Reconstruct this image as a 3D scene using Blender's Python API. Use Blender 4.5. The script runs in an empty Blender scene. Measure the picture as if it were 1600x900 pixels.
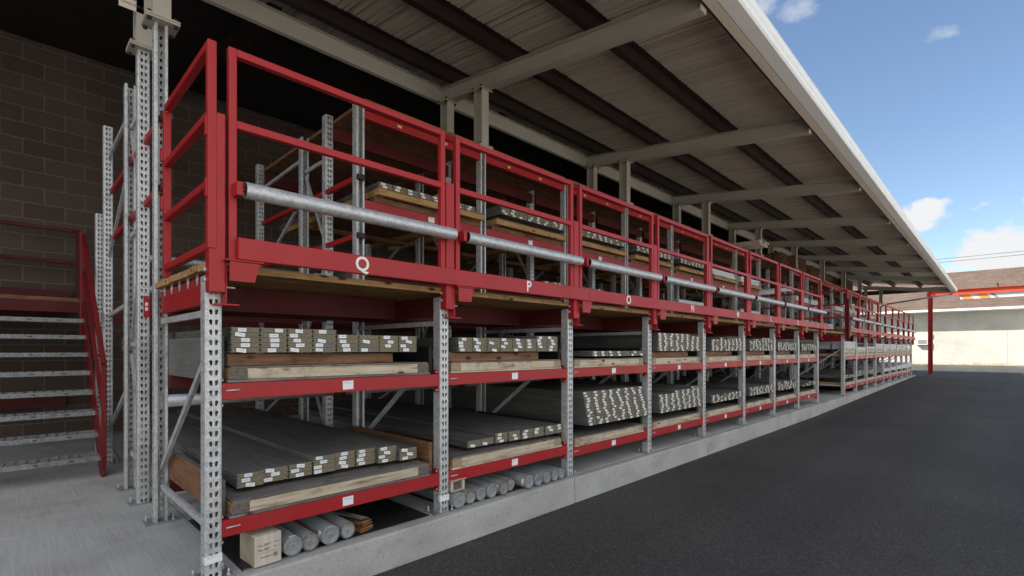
import bpy, bmesh, math, random
from mathutils import Vector, Matrix
from mathutils.geometry import tessellate_polygon
random.seed(7)
R = math.radians
S = bpy.context.scene
COL = S.collection

# ------------------------------------------------------------------ materials
def newmat(name):
    m = bpy.data.materials.new(name); m.use_nodes = True
    nt = m.node_tree; b = nt.nodes['Principled BSDF']
    return m, nt, b
def nd(nt, t, **kw):
    n = nt.nodes.new(t)
    for k, v in kw.items(): setattr(n, k, v)
    return n
def setin(n, **kw):
    for k, v in kw.items(): n.inputs[k.replace('_', ' ')].default_value = v
def ramp(nt, fac, stops):
    r = nd(nt, 'ShaderNodeValToRGB')
    e = r.color_ramp.elements
    while len(e) > 1: e.remove(e[-1])
    e[0].position = stops[0][0]; e[0].color = (*stops[0][1], 1)
    for p, c in stops[1:]:
        x = e.new(p); x.color = (*c, 1)
    nt.links.new(fac, r.inputs[0]); return r
def coords(nt, scale=(1, 1, 1), kind='Object', rnd=False):
    tc = nd(nt, 'ShaderNodeTexCoord'); mp = nd(nt, 'ShaderNodeMapping')
    mp.inputs['Scale'].default_value = scale
    nt.links.new(tc.outputs[kind], mp.inputs['Vector'])
    if rnd:
        oi = nd(nt, 'ShaderNodeObjectInfo'); mu = nd(nt, 'ShaderNodeMath', operation='MULTIPLY'); mu.inputs[1].default_value = 37.0
        cx = nd(nt, 'ShaderNodeCombineXYZ')
        nt.links.new(oi.outputs['Random'], mu.inputs[0])
        for i in range(3): nt.links.new(mu.outputs[0], cx.inputs[i])
        nt.links.new(cx.outputs[0], mp.inputs['Location'])
    return mp.outputs[0]
def noise(nt, vec, scale, detail=4, rough=.6):
    n = nd(nt, 'ShaderNodeTexNoise'); n.inputs['Scale'].default_value = scale
    n.inputs['Detail'].default_value = detail; n.inputs['Roughness'].default_value = rough
    nt.links.new(vec, n.inputs['Vector']); return n.outputs['Fac']
def bump(nt, b, h, strength=.3, dist=.01):
    bp = nd(nt, 'ShaderNodeBump'); bp.inputs['Strength'].default_value = strength; bp.inputs['Distance'].default_value = dist
    nt.links.new(h, bp.inputs['Height']); nt.links.new(bp.outputs[0], b.inputs['Normal'])
def mul(nt, a, b_, mode='MULTIPLY', fac=1.0):
    m = nd(nt, 'ShaderNodeMixRGB', blend_type=mode); m.inputs[0].default_value = fac
    nt.links.new(a, m.inputs[1]); nt.links.new(b_, m.inputs[2]); return m.outputs[0]

def noisy(name, c1, c2, scale=8, rough=.5, metal=0., stretch=(1, 1, 1), b_s=0., b_scale=60, lo=.35, hi=.65, spec=.5, rnd=False, rr=None):
    m, nt, b = newmat(name)
    v = coords(nt, stretch, rnd=rnd)
    f = noise(nt, v, scale)
    r = ramp(nt, f, [(lo, c1), (hi, c2)])
    nt.links.new(r.outputs[0], b.inputs['Base Color'])
    setin(b, Roughness=rough, Metallic=metal); b.inputs['Specular IOR Level'].default_value = spec
    if rr:
        q = ramp(nt, noise(nt, v, scale * 1.7), [(.3, (rr[0],) * 3), (.7, (rr[1],) * 3)])
        nt.links.new(q.outputs[0], b.inputs['Roughness'])
    if b_s: bump(nt, b, noise(nt, v, b_scale), b_s, .004)
    return m

M = {}
# galvanised steel: zinc spangle + dirt
def galv(name, a, c, metal=.55, rough=.42):
    m, nt, b = newmat(name)
    v = coords(nt, (1, 1, 1), rnd=True)
    vo = nd(nt, 'ShaderNodeTexVoronoi'); vo.inputs['Scale'].default_value = 80; nt.links.new(v, vo.inputs['Vector'])
    sp = nd(nt, 'ShaderNodeSeparateColor'); nt.links.new(vo.outputs['Color'], sp.inputs[0])
    n1 = noise(nt, v, 17, 6, .7)
    av = nd(nt, 'ShaderNodeMath', operation='MULTIPLY_ADD'); av.inputs[1].default_value = .28
    nt.links.new(sp.outputs[0], av.inputs[0])
    sc = nd(nt, 'ShaderNodeMath', operation='MULTIPLY'); sc.inputs[1].default_value = .8
    nt.links.new(n1, sc.inputs[0]); nt.links.new(sc.outputs[0], av.inputs[2])
    r = ramp(nt, av.outputs[0], [(.3, a), (.75, c)])
    nt.links.new(r.outputs[0], b.inputs['Base Color'])
    q = ramp(nt, n1, [(.3, (rough - .1,) * 3), (.7, (rough + .15,) * 3)])
    nt.links.new(q.outputs[0], b.inputs['Roughness']); setin(b, Metallic=metal)
    return m
M['galv'] = galv('galvanised steel', (.40, .41, .42), (.70, .70, .70), .38, .42)
M['galv_pipe'] = galv('galvanised pipe', (.42, .43, .44), (.66, .67, .68), .5, .42)
M['galv_dk'] = galv('weathered galvanised steel', (.22, .23, .25), (.42, .43, .45))
M['galv_tread'] = galv('shaded galvanised tread', (.13, .135, .14), (.36, .36, .37), .4, .5)  # same zinc darkened, so the dim stair area is in the colour
# red paint with scuffs
def paint(name, c, dirt, amount=.62, rough=.38):
    m, nt, b = newmat(name)
    v = coords(nt, (1, 1, 1), rnd=True)
    n1 = noise(nt, v, 3.5, 8, .65)
    r = ramp(nt, n1, [(.35, c), (.8, dirt)])
    n2 = noise(nt, v, 90, 3, .8)
    r2 = ramp(nt, n2, [(amount + .06, (0, 0, 0)), (amount + .14, (1, 1, 1))])
    mx = nd(nt, 'ShaderNodeMixRGB'); nt.links.new(r2.outputs[0], mx.inputs[0]); nt.links.new(r.outputs[0], mx.inputs[1])
    mx.inputs[2].default_value = (c[0] * .5, c[1] * .8 + .01, c[2] * .8 + .01, 1)
    nt.links.new(mx.outputs[0], b.inputs['Base Color'])
    q = ramp(nt, n1, [(.3, (rough - .06,) * 3), (.7, (rough + .14,) * 3)])
    nt.links.new(q.outputs[0], b.inputs['Roughness'])
    b.inputs['Specular IOR Level'].default_value = .38
    bump(nt, b, noise(nt, v, 25, 2), .05, .004)
    return m
M['red'] = paint('red enamel', (.40, .014, .018), (.35, .022, .024))
M['red_shaded'] = paint('shaded red enamel', (.095, .007, .008), (.075, .007, .008), .62, .62)  # shaded copy of the red: rear and underside shade put into the colour
M['red_half_shaded'] = paint('half shaded red enamel', (.20, .010, .012), (.16, .011, .013))  # stair copy of the red, weaker rear light mixed into the colour
M['orange_red'] = paint('orange red enamel', (.55, .07, .03), (.46, .06, .03))
M['beige_steel'] = paint('taupe painted steel', (.42, .385, .33), (.37, .34, .285), .66, .45)
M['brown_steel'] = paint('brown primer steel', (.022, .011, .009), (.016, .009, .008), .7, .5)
M['white_metal'] = paint('white gutter metal', (.82, .82, .81), (.76, .76, .75), .68, .35)
M['beige_trim'] = paint('beige trim metal', (.66, .58, .48), (.60, .53, .44), .7, .45)
M['roof_sheet'] = noisy('ribbed roof sheet', (.62, .575, .48), (.68, .63, .53), 1.2, .34, .3, (2.5, .5, 1))
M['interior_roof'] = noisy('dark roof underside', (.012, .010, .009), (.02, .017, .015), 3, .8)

def wood(name, c1, c2, c3, axis=0, rough=.7, knots=True):
    m, nt, b = newmat(name)
    st = [14, 14, 14]; st[axis] = 1.1
    v = coords(nt, tuple(st), rnd=True)
    f = noise(nt, v, 2.6, 7, .62)
    r = ramp(nt, f, [(.28, c3), (.47, c1), (.7, c2)])
    out = r.outputs[0]
    if knots:
        st2 = [9, 9, 9]; st2[axis] = 4
        v2 = coords(nt, tuple(st2), rnd=True)
        vo = nd(nt, 'ShaderNodeTexVoronoi'); vo.inputs['Scale'].default_value = 1.3; nt.links.new(v2, vo.inputs['Vector'])
        k = ramp(nt, vo.outputs['Distance'], [(.10, (.22, .11, .06)), (.20, (1, 1, 1))])
        out = mul(nt, out, k.outputs[0])
    dz = noise(nt, coords(nt, (3, 3, 3), rnd=True), 2.2, 8, .75)
    rdz = ramp(nt, dz, [(.30, (.55, .50, .46)), (.48, (1, 1, 1)), (.75, (1.08, 1.06, 1.04))])
    out = mul(nt, out, rdz.outputs[0])
    nt.links.new(out, b.inputs['Base Color']); setin(b, Roughness=rough)
    b.inputs['Specular IOR Level'].default_value = .25
    bump(nt, b, f, .25, .003)
    return m
M['pine'] = wood('fresh pine', (.54, .44, .32), (.66, .57, .44), (.26, .19, .13))
M['pine_old'] = wood('golden lumber', (.42, .25, .105), (.52, .33, .15), (.26, .14, .06))
M['pine_brown_y'] = wood('brown lumber lengthwise', (.20, .10, .05), (.28, .15, .08), (.10, .05, .028), 1, knots=False)
M['pine_brown'] = wood('brown lumber', (.20, .10, .05), (.28, .15, .08), (.10, .05, .028))
M['deck_wood'] = wood('treated deck lumber', (.34, .19, .075), (.42, .25, .11), (.17, .09, .04))
M['wood_end'] = noisy('sawn end grain', (.30, .21, .14), (.42, .31, .21), 60, .85)
M['wood_end_dk'] = noisy('weathered end grain', (.10, .08, .07), (.19, .16, .14), 90, .9)
M['ply'] = wood('grey weathered plywood', (.17, .155, .14), (.25, .23, .21), (.08, .07, .065), 0)
M['rot'] = wood('splintered orange wood', (.26, .12, .05), (.36, .19, .08), (.07, .04, .03))
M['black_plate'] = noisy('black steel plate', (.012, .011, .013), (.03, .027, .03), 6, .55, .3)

def board(name, c1, c2):
    m, nt, b = newmat(name)
    v = coords(nt, (40, 1.5, 40), rnd=True)
    f = noise(nt, v, 1.6, 5, .6)
    v2 = coords(nt, (3, .8, 3), rnd=True)
    f2 = noise(nt, v2, 2, 5, .7)
    r = ramp(nt, f, [(.3, c1), (.7, c2)])
    r2 = ramp(nt, f2, [(.35, (.72, .72, .72)), (.65, (1.1, 1.08, 1.05))])
    nt.links.new(mul(nt, r.outputs[0], r2.outputs[0]), b.inputs['Base Color'])
    setin(b, Roughness=.62); b.inputs['Specular IOR Level'].default_value = .35
    bump(nt, b, f, .3, .002)
    return m
M['board'] = board('grey composite board', (.125, .124, .118), (.18, .178, .168))
M['board_end'] = noisy('composite board end', (.10, .082, .052), (.31, .265, .18), 260, .9, rnd=True, b_s=.5, b_scale=300)
M['board_end2'] = noisy('composite board end grey', (.10, .09, .07), (.26, .235, .19), 260, .9, rnd=True, b_s=.5, b_scale=300)

# paper with printing: rows of small dark dashes (object space of the tag, x right, z up)
def paper(name, rows, cx=420, lim=.5, ink=(.05, .05, .06), base=(.86, .87, .88), zr=(.2, .8)):
    m, nt, b = newmat(name)
    tc = nd(nt, 'ShaderNodeTexCoord'); sp = nd(nt, 'ShaderNodeSeparateXYZ'); nt.links.new(tc.outputs['UV'], sp.inputs[0])
    def mt(op, a, c=None, d=None):
        n = nd(nt, 'ShaderNodeMath', operation=op)
        for i, x in enumerate((a, c, d)):
            if x is None: continue
            if isinstance(x, (int, float)): n.inputs[i].default_value = x
            else: nt.links.new(x, n.inputs[i])
        return n.outputs[0]
    u, w = sp.outputs[0], sp.outputs[1]
    rowi = mt('FLOOR', mt('MULTIPLY', w, rows)); fr = mt('FRACT', mt('MULTIPLY', w, rows))
    inrow = mt('MULTIPLY', mt('GREATER_THAN', fr, .3), mt('LESS_THAN', fr, .78))
    cb = nd(nt, 'ShaderNodeCombineXYZ'); nt.links.new(mt('MULTIPLY', u, cx / 10.), cb.inputs[0]); nt.links.new(mt('MULTIPLY', rowi, 7.3), cb.inputs[1])
    n = noise(nt, cb.outputs[0], 1.0, 1)
    dash = mt('GREATER_THAN', n, lim)
    mar = mt('MULTIPLY', mt('MULTIPLY', mt('GREATER_THAN', u, .1), mt('LESS_THAN', u, .9)), mt('MULTIPLY', mt('GREATER_THAN', w, zr[0]), mt('LESS_THAN', w, zr[1])))
    f = mt('MULTIPLY', mt('MULTIPLY', inrow, dash), mar)
    mx = nd(nt, 'ShaderNodeMixRGB'); nt.links.new(f, mx.inputs[0]); mx.inputs[1].default_value = (*base, 1); mx.inputs[2].default_value = (*ink, 1)
    nt.links.new(mx.outputs[0], b.inputs['Base Color']); setin(b, Roughness=.6)
    return m
M['tag'] = paper('printed board tag', 1, 520, .53, ink=(.16, .16, .17), zr=(.30, .74))
M['tag2'] = paper('printed shelf label', 7, 260, .55, ink=(.25, .25, .28), zr=(.55, .95))
M['tag_yellow'] = paper('yellow warning sticker', 3, 150, .5, ink=(.35, .2, .02), base=(.80, .60, .14), zr=(.2, .8))
M['white_wrap'] = noisy('white plastic wrap', (.66, .68, .70), (.80, .81, .83), 5, .35, b_s=.5, b_scale=14)
M['white_end'] = noisy('white trim ends', (.50, .51, .52), (.80, .80, .80), 60, .6, stretch=(1, .1, 3))
M['copper'] = noisy('rust brown bundle ends', (.045, .028, .018), (.26, .13, .05), 30, .7, rnd=True)
M['grey_panel'] = noisy('grey panel', (.36, .38, .41), (.46, .48, .50), 3, .4, stretch=(1, .2, 6))
M['letter'] = noisy('white lettering', (.78, .78, .78), (.84, .84, .83), 20, .5)
M['ink'] = noisy('black print', (.03, .028, .03), (.06, .055, .05), 30, .6)
M['dark_bolt'] = noisy('dark bolt', (.02, .018, .015), (.06, .05, .04), 60, .5, .5)
M['carton'] = noisy('pale cardboard', (.52, .44, .36), (.66, .57, .48), 6, .85, stretch=(6, 6, .6), b_s=.1)
M['carton_tape'] = noisy('stained cardboard', (.40, .33, .23), (.56, .47, .35), 9, .7)
M['tube'] = noisy('grey wrapped tube', (.13, .135, .14), (.20, .205, .21), 7, .5, stretch=(1, .5, 1), rnd=True)
M['tube_cap'] = noisy('grey end cap', (.20, .21, .22), (.31, .32, .33), 18, .5, rnd=True)
M['tube_rim'] = noisy('torn brown rim', (.10, .10, .10), (.34, .19, .09), 40, .85, rnd=True, lo=.45, hi=.6)
M['rubber'] = noisy('black rubber mat', (.012, .012, .013), (.035, .034, .035), 4, .45, rr=(.3, .6))
M['ac'] = noisy('off white enamel', (.62, .61, .57), (.70, .69, .65), 10, .4)
M['grille'] = noisy('grey grille', (.16, .16, .155), (.24, .24, .23), 80, .5)
M['stripe'] = noisy('orange reflective stripe', (.80, .23, .03), (.86, .29, .05), 10, .4)
M['stripe_grey'] = noisy('grey backing', (.2, .22, .24), (.26, .28, .3), 10, .5)
M['bar_white'] = noisy('white barrier board', (.60, .60, .59), (.70, .70, .69), 5, .5)

def concrete(name, c1, c2, brush=None):
    pd = .62 if not brush else .88
    m, nt, b = newmat(name)
    v = coords(nt)
    f1 = noise(nt, v, .9, 8, .65); f2 = noise(nt, v, 140, 4, .8)
    r = ramp(nt, f1, [(.3, c1), (.7, c2)])
    r2 = ramp(nt, f2, [(.3, (.80, .80, .80)), (.62, (1.06, 1.06, 1.06))])
    out = mul(nt, r.outputs[0], r2.outputs[0])
    f3 = noise(nt, coords(nt, (1.3, 1.3, 3)), 1.6, 3, .5)
    r3 = ramp(nt, f3, [(.30, (.80, .79, .77)), (.52, (1, 1, 1))])
    out = mul(nt, out, r3.outputs[0])
    h = f2
    if brush:
        fb = noise(nt, coords(nt, brush), 1.0, 4, .7)
        r4 = ramp(nt, fb, [(.35, (.86, .86, .86)), (.6, (1.04, 1.04, 1.04))])
        out = mul(nt, out, r4.outputs[0]); h = fb
    pit = noise(nt, v, 38, 6, .85); rp = ramp(nt, pit, [(.33, (pd, pd * .99, pd * .97)), (.46, (1, 1, 1))])
    out = mul(nt, out, rp.outputs[0])
    nt.links.new(out, b.inputs['Base Color']); setin(b, Roughness=.85); b.inputs['Specular IOR Level'].default_value = .3
    bump(nt, b, h, .5, .004)
    return m
M['slab'] = concrete('broomed concrete', (.43, .43, .42), (.54, .54, .52), (90, 2.2, 1))
M['kerb'] = concrete('kerb concrete', (.40, .39, .365), (.55, .54, .51))
M['yard'] = concrete('bounce apron concrete', (.48, .465, .43), (.58, .565, .52))  # for the apron added out of view as a bounce surface
def asphalt():
    m, nt, b = newmat('asphalt')
    v = coords(nt)
    vo = nd(nt, 'ShaderNodeTexVoronoi'); vo.inputs['Scale'].default_value = 115; nt.links.new(v, vo.inputs['Vector'])
    sp = nd(nt, 'ShaderNodeSeparateColor'); nt.links.new(vo.outputs['Color'], sp.inputs[0])
    r = ramp(nt, sp.outputs[0], [(.0, (.040, .039, .038)), (.6, (.058, .056, .054)), (.9, (.082, .079, .076)), (.98, (.125, .12, .115))])
    f = noise(nt, v, .45, 7, .6)
    r2 = ramp(nt, f, [(.3, (.80, .80, .81)), (.7, (1.18, 1.17, 1.16))])
    # faint wheel tracks along the lane, a few darker oil drips
    ft = noise(nt, coords(nt, (.06, 1.6, 1)), 1.0, 4, .6); rt_ = ramp(nt, ft, [(.35, (.86, .86, .86)), (.62, (1.1, 1.1, 1.1))])
    vd = nd(nt, 'ShaderNodeTexVoronoi'); vd.inputs['Scale'].default_value = .55; nt.links.new(v, vd.inputs['Vector'])
    rd = ramp(nt, vd.outputs['Distance'], [(.02, (.85, .85, .85)), (.08, (1, 1, 1))])
    out_ = mul(nt, mul(nt, r.outputs[0], r2.outputs[0]), mul(nt, rt_.outputs[0], rd.outputs[0]))
    nt.links.new(out_, b.inputs['Base Color'])
    f2 = noise(nt, v, 130, 3, .7)
    mx = mul(nt, vo.outputs['Distance'], f2)
    setin(b, Roughness=.8); b.inputs['Specular IOR Level'].default_value = .3; bump(nt, b, mx, .9, .006)
    return m
M['asphalt'] = asphalt()
M['paint_line'] = noisy('worn white line paint', (.16, .16, .16), (.5, .5, .49), 8, .8, lo=.4, hi=.6)
M['dry_grass'] = noisy('dry weeds', (.30, .23, .10), (.42, .34, .17), 30, .95)

def block(name, base1, base2, mortar, bw, rh, ms, axes='XZ', bstr=.5):
    m, nt, b = newmat(name)
    tc = nd(nt, 'ShaderNodeTexCoord'); sp = nd(nt, 'ShaderNodeSeparateXYZ'); nt.links.new(tc.outputs['Object'], sp.inputs[0])
    cb = nd(nt, 'ShaderNodeCombineXYZ'); nt.links.new(sp.outputs['XYZ'.index(axes[0])], cb.inputs[0]); nt.links.new(sp.outputs['XYZ'.index(axes[1])], cb.inputs[1])
    br = nd(nt, 'ShaderNodeTexBrick'); br.offset = .5
    br.inputs['Scale'].default_value = 1; br.inputs['Brick Width'].default_value = bw; br.inputs['Row Height'].default_value = rh
    br.inputs['Mortar Size'].default_value = ms; br.inputs['Mortar Smooth'].default_value = .15
    br.inputs['Color1'].default_value = (*base1, 1); br.inputs['Color2'].default_value = (*base2, 1); br.inputs['Mortar'].default_value = (*mortar, 1)
    nt.links.new(cb.outputs[0], br.inputs['Vector'])
    f = noise(nt, tc.outputs['Object'], 45, 5, .75); r = ramp(nt, f, [(.3, (.8, .8, .8)), (.7, (1.15, 1.15, 1.15))])
    f0 = noise(nt, tc.outputs['Object'], .8, 4, .6); r0 = ramp(nt, f0, [(.3, (.82, .82, .80)), (.7, (1.1, 1.1, 1.1))])
    out = mul(nt, mul(nt, br.outputs['Color'], r.outputs[0]), r0.outputs[0])
    nt.links.new(out, b.inputs['Base Color']); setin(b, Roughness=.9); b.inputs['Specular IOR Level'].default_value = .2
    bp = nd(nt, 'ShaderNodeBump'); bp.inputs['Strength'].default_value = bstr; bp.inputs['Distance'].default_value = .006; bp.invert = True
    nt.links.new(br.outputs['Fac'], bp.inputs['Height']); nt.links.new(bp.outputs[0], b.inputs['Normal'])
    return m
M['block'] = block('brown painted block', (.115, .083, .068), (.088, .064, .054), (.175, .138, .112), .405, .203, .007)
M['facade'] = block('cream painted block', (.48, .465, .415), (.465, .45, .40), (.45, .435, .385), .8, .2, .006, 'YZ', .6)
M['shingle'] = block('brown shingles', (.15, .105, .082), (.10, .072, .058), (.055, .042, .035), .34, .14, .012, 'YX', .3)

# ------------------------------------------------------------------ mesh builder
SPLIT = {'rafter', 'side_rail', 'spacer_block_', 'rail_end', 'end_disc', 'side', 'flap', 'slats', 'hanger', 'stripe', 'vent_pipe', 'side_post', 'end_connector', 'lid_and_base', 'hinge', 'deck_screw', 'nut'}
class MB:
    def __init__(s): s.v = []; s.f = []; s.m = []; s.uv = {}; s.sm = []
    def add(s, vs, fs, mi=0, smooth=False):
        o = len(s.v); s.v += [tuple(v) for v in vs]
        for f in fs: s.f.append([i + o for i in f]); s.m.append(mi); s.sm.append(smooth)
        return s
    def box(s, x0, x1, y0, y1, z0, z1, mi=0, mis=None):
        vs = [(x, y, z) for z in (z0, z1) for y in (y0, y1) for x in (x0, x1)]
        fs = [(0, 2, 3, 1), (4, 5, 7, 6), (0, 1, 5, 4), (2, 6, 7, 3), (0, 4, 6, 2), (1, 3, 7, 5)]  # bottom top -y +y -x +x
        o = len(s.v); s.v += vs
        for i, f in enumerate(fs):
            s.f.append([k + o for k in f]); s.m.append(mis[i] if mis else mi); s.sm.append(False)
        return s
    def bar(s, p, q, w, h, up=(0, 0, 1), mi=0):
        p = Vector(p); q = Vector(q); d = (q - p).normalized(); u = Vector(up)
        sd = d.cross(u).normalized(); u = sd.cross(d).normalized()
        vs = []
        for c in (p, q):
            for a, b in ((-1, -1), (1, -1), (1, 1), (-1, 1)): vs.append(c + sd * a * w / 2 + u * b * h / 2)
        return s.add(vs, [(0, 1, 2, 3), (7, 6, 5, 4), (0, 4, 5, 1), (1, 5, 6, 2), (2, 6, 7, 3), (3, 7, 4, 0)], mi)
    def tube(s, p, q, r, n=20, mi=0, caps=True, r2=None):
        p = Vector(p); q = Vector(q); d = (q - p).normalized(); u = Vector((0, 0, 1)) if abs(d.z) < .9 else Vector((1, 0, 0))
        a = d.cross(u).normalized(); b = a.cross(d); r2 = r if r2 is None else r2
        vs = []
        for c, rr in ((p, r), (q, r2)):
            for i in range(n):
                t = 2 * math.pi * i / n; vs.append(c + (a * math.cos(t) + b * math.sin(t)) * rr)
        s.add(vs, [(i, (i + 1) % n, n + (i + 1) % n, n + i) for i in range(n)], mi, True)
        if caps:
            o = len(s.v) - 2 * n
            s.f.append([o + i for i in range(n)][::-1]); s.m.append(mi); s.sm.append(False)
            s.f.append([o + n + i for i in range(n)]); s.m.append(mi); s.sm.append(False)
        return s
    def prism(s, prof, p0, ax, L, mi=0, cap=None, e1=None, e2=None):
        """extrude 2D profile [(a,b)] along +ax for L. a,b map to e1,e2"""
        p0 = Vector(p0); ax = Vector(ax); e1 = Vector(e1); e2 = Vector(e2); n = len(prof)
        vs = [p0 + e1 * a + e2 * b for a, b in prof] + [p0 + e1 * a + e2 * b + ax * L for a, b in prof]
        s.add(vs, [(i, (i + 1) % n, n + (i + 1) % n, n + i) for i in range(n)], mi)
        c = mi if cap is None else cap
        o = len(s.v) - 2 * n
        s.f.append([o + i for i in range(n)][::-1]); s.m.append(c); s.sm.append(False)
        s.f.append([o + n + i for i in range(n)]); s.m.append(c); s.sm.append(False)
        return s
    def quad(s, a, b, c, d, mi=0):
        k = len(s.f); s.add([a, b, c, d], [(0, 1, 2, 3)], mi); s.uv[k] = [(0, 0), (1, 0), (1, 1), (0, 1)]; return s
    def mesh(s, name, mats):
        me = bpy.data.meshes.new(name); me.from_pydata(s.v, [], s.f)
        for m in mats: me.materials.append(M[m])
        me.polygons.foreach_set('material_index', s.m); me.polygons.foreach_set('use_smooth', s.sm)
        if s.uv:
            ul = me.uv_layers.new(name='UVMap')
            for k, uv in s.uv.items():
                for li, c in zip(me.polygons[k].loop_indices, uv): ul.data[li].uv = c
        me.update()
        bm = bmesh.new(); bm.from_mesh(me)
        if not s.uv: bmesh.ops.recalc_face_normals(bm, faces=bm.faces)
        bm.to_mesh(me); bm.free()
        return me
    def pieces(s):
        par = list(range(len(s.v)))
        def find(a):
            while par[a] != a: par[a] = par[par[a]]; a = par[a]
            return a
        for f in s.f:
            r0 = find(f[0])
            for i in f[1:]: par[find(i)] = r0
        out = {}
        for k, f in enumerate(s.f):
            r0 = find(f[0]); m = out.setdefault(r0, (MB(), {}))
            idx = []
            for i in f:
                if i not in m[1]: m[1][i] = len(m[0].v); m[0].v.append(s.v[i])
                idx.append(m[1][i])
            if k in s.uv: m[0].uv[len(m[0].f)] = s.uv[k]
            m[0].f.append(idx); m[0].m.append(s.m[k]); m[0].sm.append(s.sm[k])
        return [a for a, b in out.values()]
    def build(s, name, mats, parent=None, loc=(0, 0, 0), bevel=0, **kw):
        if isinstance(mats, str): mats = [mats]
        if name in SPLIT:
            for p in s.pieces(): o = link(name, p.mesh(name, mats), parent, loc, bevel, **kw)
            return o
        return link(name, s.mesh(name, mats), parent, loc, bevel, **kw)

def link(name, me, parent=None, loc=(0, 0, 0), bevel=0, rot=None):
    o = bpy.data.objects.new(name, me); COL.objects.link(o); o.location = loc
    if rot: o.rotation_euler = rot
    if parent: o.parent = parent
    if bevel:
        b = o.modifiers.new('edge', 'BEVEL'); b.width = bevel; b.segments = 2; b.limit_method = 'ANGLE'; b.angle_limit = R(40)
        b.harden_normals = False
    return o
def tag(o, label=None, cat=None, group=None, kind=None):
    if label:
        n = len(label.split()); assert 4 <= n <= 16, (n, label)
        o['label'] = label
    if cat: o['category'] = cat
    if group: o['group'] = group
    if kind: o['kind'] = kind
    return o
def empty(name, loc=(0, 0, 0), rz=0):
    o = bpy.data.objects.new(name, None); COL.objects.link(o); o.location = loc; o.rotation_euler = (0, 0, rz); o.empty_display_size = .1
    return o
ORD = ['first', 'second', 'third', 'fourth', 'fifth', 'sixth', 'seventh', 'eighth', 'ninth', 'tenth', 'eleventh', 'twelfth', 'thirteenth', 'fourteenth']
def dup_tree(src, loc=None, label=None):
    def rec(o, par):
        c = o.copy(); COL.objects.link(c); c.parent = par
        for ch in kids.get(o, []): rec(ch, c)
        return c
    kids = {}
    for o in bpy.data.objects:
        if o.parent: kids.setdefault(o.parent, []).append(o)
    r = rec(src, src.parent)
    if loc is not None: r.location = loc
    if label: tag(r, label)
    return r
LET = ['Q', 'P', 'O', 'N', 'M', 'L', 'K', 'J']

B = 1.45
X2 = [14.18 + 1.49 * i for i in range(10)]            # post right edges of the far rack
XP1 = [B * k for k in range(9)]                       # post right edges of the near rack

# ------------------------------------------------------------------ ground
def gz(x):
    if x < 11: return -.226
    if x > 27: return -.03
    t = (x - 11) / 16; return -.226 + .196 * t
g = MB()
xs = [-400, -60, -20, -5, 0, 5, 11, 15, 19, 23, 27, 40, 60, 120, 400]
ys = [-400, -60, -20, -9, -4, -.05]
for i in range(len(xs) - 1):
    for j in range(len(ys) - 1):
        x0, x1, y0, y1 = xs[i], xs[i + 1], ys[j], ys[j + 1]
        g.add([(x0, y0, gz(x0)), (x1, y0, gz(x1)), (x1, y1, gz(x1)), (x0, y1, gz(x0))], [(0, 1, 2, 3)])
g.add([(28.2, -.05, -.03), (400, -.05, -.03), (400, 400, -.03), (28.2, 400, -.03)], [(0, 1, 2, 3)])
tag(g.build('ground', 'asphalt'), kind='structure')
s = MB()
# slab with saw-cut joints left as 8 mm grooves
jx = [-9, -4.35, .105, 2.93, 5.83, 8.73, 11.63, 14.5, 17.4, 20.3, 23.2, 26.1, 28.15]
jy = [.02, 1.52, 6.3]
for i in range(len(jx) - 1):
    for j in range(len(jy) - 1):
        s.box(jx[i] + .005, jx[i + 1] - .005, jy[j] + .005, jy[j + 1] - .005, -.3, 0)
s.box(-9, 28.15, .03, 6.3, -.35, -.05)
tag(s.build('floor', 'slab', bevel=.003), kind='structure')
k_ = MB()
kx = [-9, -3.1, -.15, 2.835, 5.73, 8.6, 11.5, 14.4, 17.3, 20.2, 23.1, 26, 28.2]
for i in range(len(kx) - 1):
    k_.box(kx[i] + .003, kx[i + 1] - .003, -.075, .018, -.5, .0)
tag(k_.build('kerb', 'kerb', bevel=.012), kind='structure')
ap = MB()
for i in range(-12, 14):
    for j in range(6): ap.box(i * 4 + .006, i * 4 + 3.994, -9.2 - j * 4 + .006, -5.2 - j * 4 - .006, -.4, gz(i * 4 + 2) + .012)
tag(ap.build('bounce_apron', 'yard'), kind='structure')  # unseen pale apron added to bounce sunlight under the canopy
ln = MB()
for (x0, y0, x1, y1) in ((44, -4.4, 46.5, 1.0), (38, -7, 49, -3.6), (37, 3.3, 47, 1.2)):
    d = Vector((x1 - x0, y1 - y0, 0)).normalized(); n_ = Vector((-d.y, d.x, 0)) * .05
    a = Vector((x0, y0, -.026)); b_ = Vector((x1, y1, -.026)); ln.add([a - n_, b_ - n_, b_ + n_, a + n_], [(0, 1, 2, 3)])
tag(ln.build('parking_lines', 'paint_line'), kind='structure')

# ------------------------------------------------------------------ perforated upright profile
PITCH = .0508
def hole(cx, cz, mirror=1):
    pts = []
    r1, r2 = .0078, .0046
    for i in range(9):
        t = R(-20 + 220 * i / 8); pts.append((cx + r1 * math.cos(t), cz + .005 + r1 * math.sin(t)))
    ox = .002 * mirror
    for i in range(5):
        t = R(190 + 160 * i / 4); pts.append((cx + ox + r2 * math.cos(t), cz - .011 + r2 * math.sin(t)))
    return pts
def cell_faces(w, two=True):
    outer = [(0, 0), (w, 0), (w, PITCH), (0, PITCH)]
    hs = [hole(w * .29, PITCH / 2 - .001), hole(w * .71, PITCH / 2 - .001, -1)] if two else [hole(w * .5, PITCH / 2)]
    loops = [[Vector((x, y, 0)) for x, y in lp] for lp in [outer] + hs]
    tri = tessellate_polygon(loops)
    pts = [p for lp in loops for p in lp]
    return [(p.x, p.y) for p in pts], tri
PCACHE = {}
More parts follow.
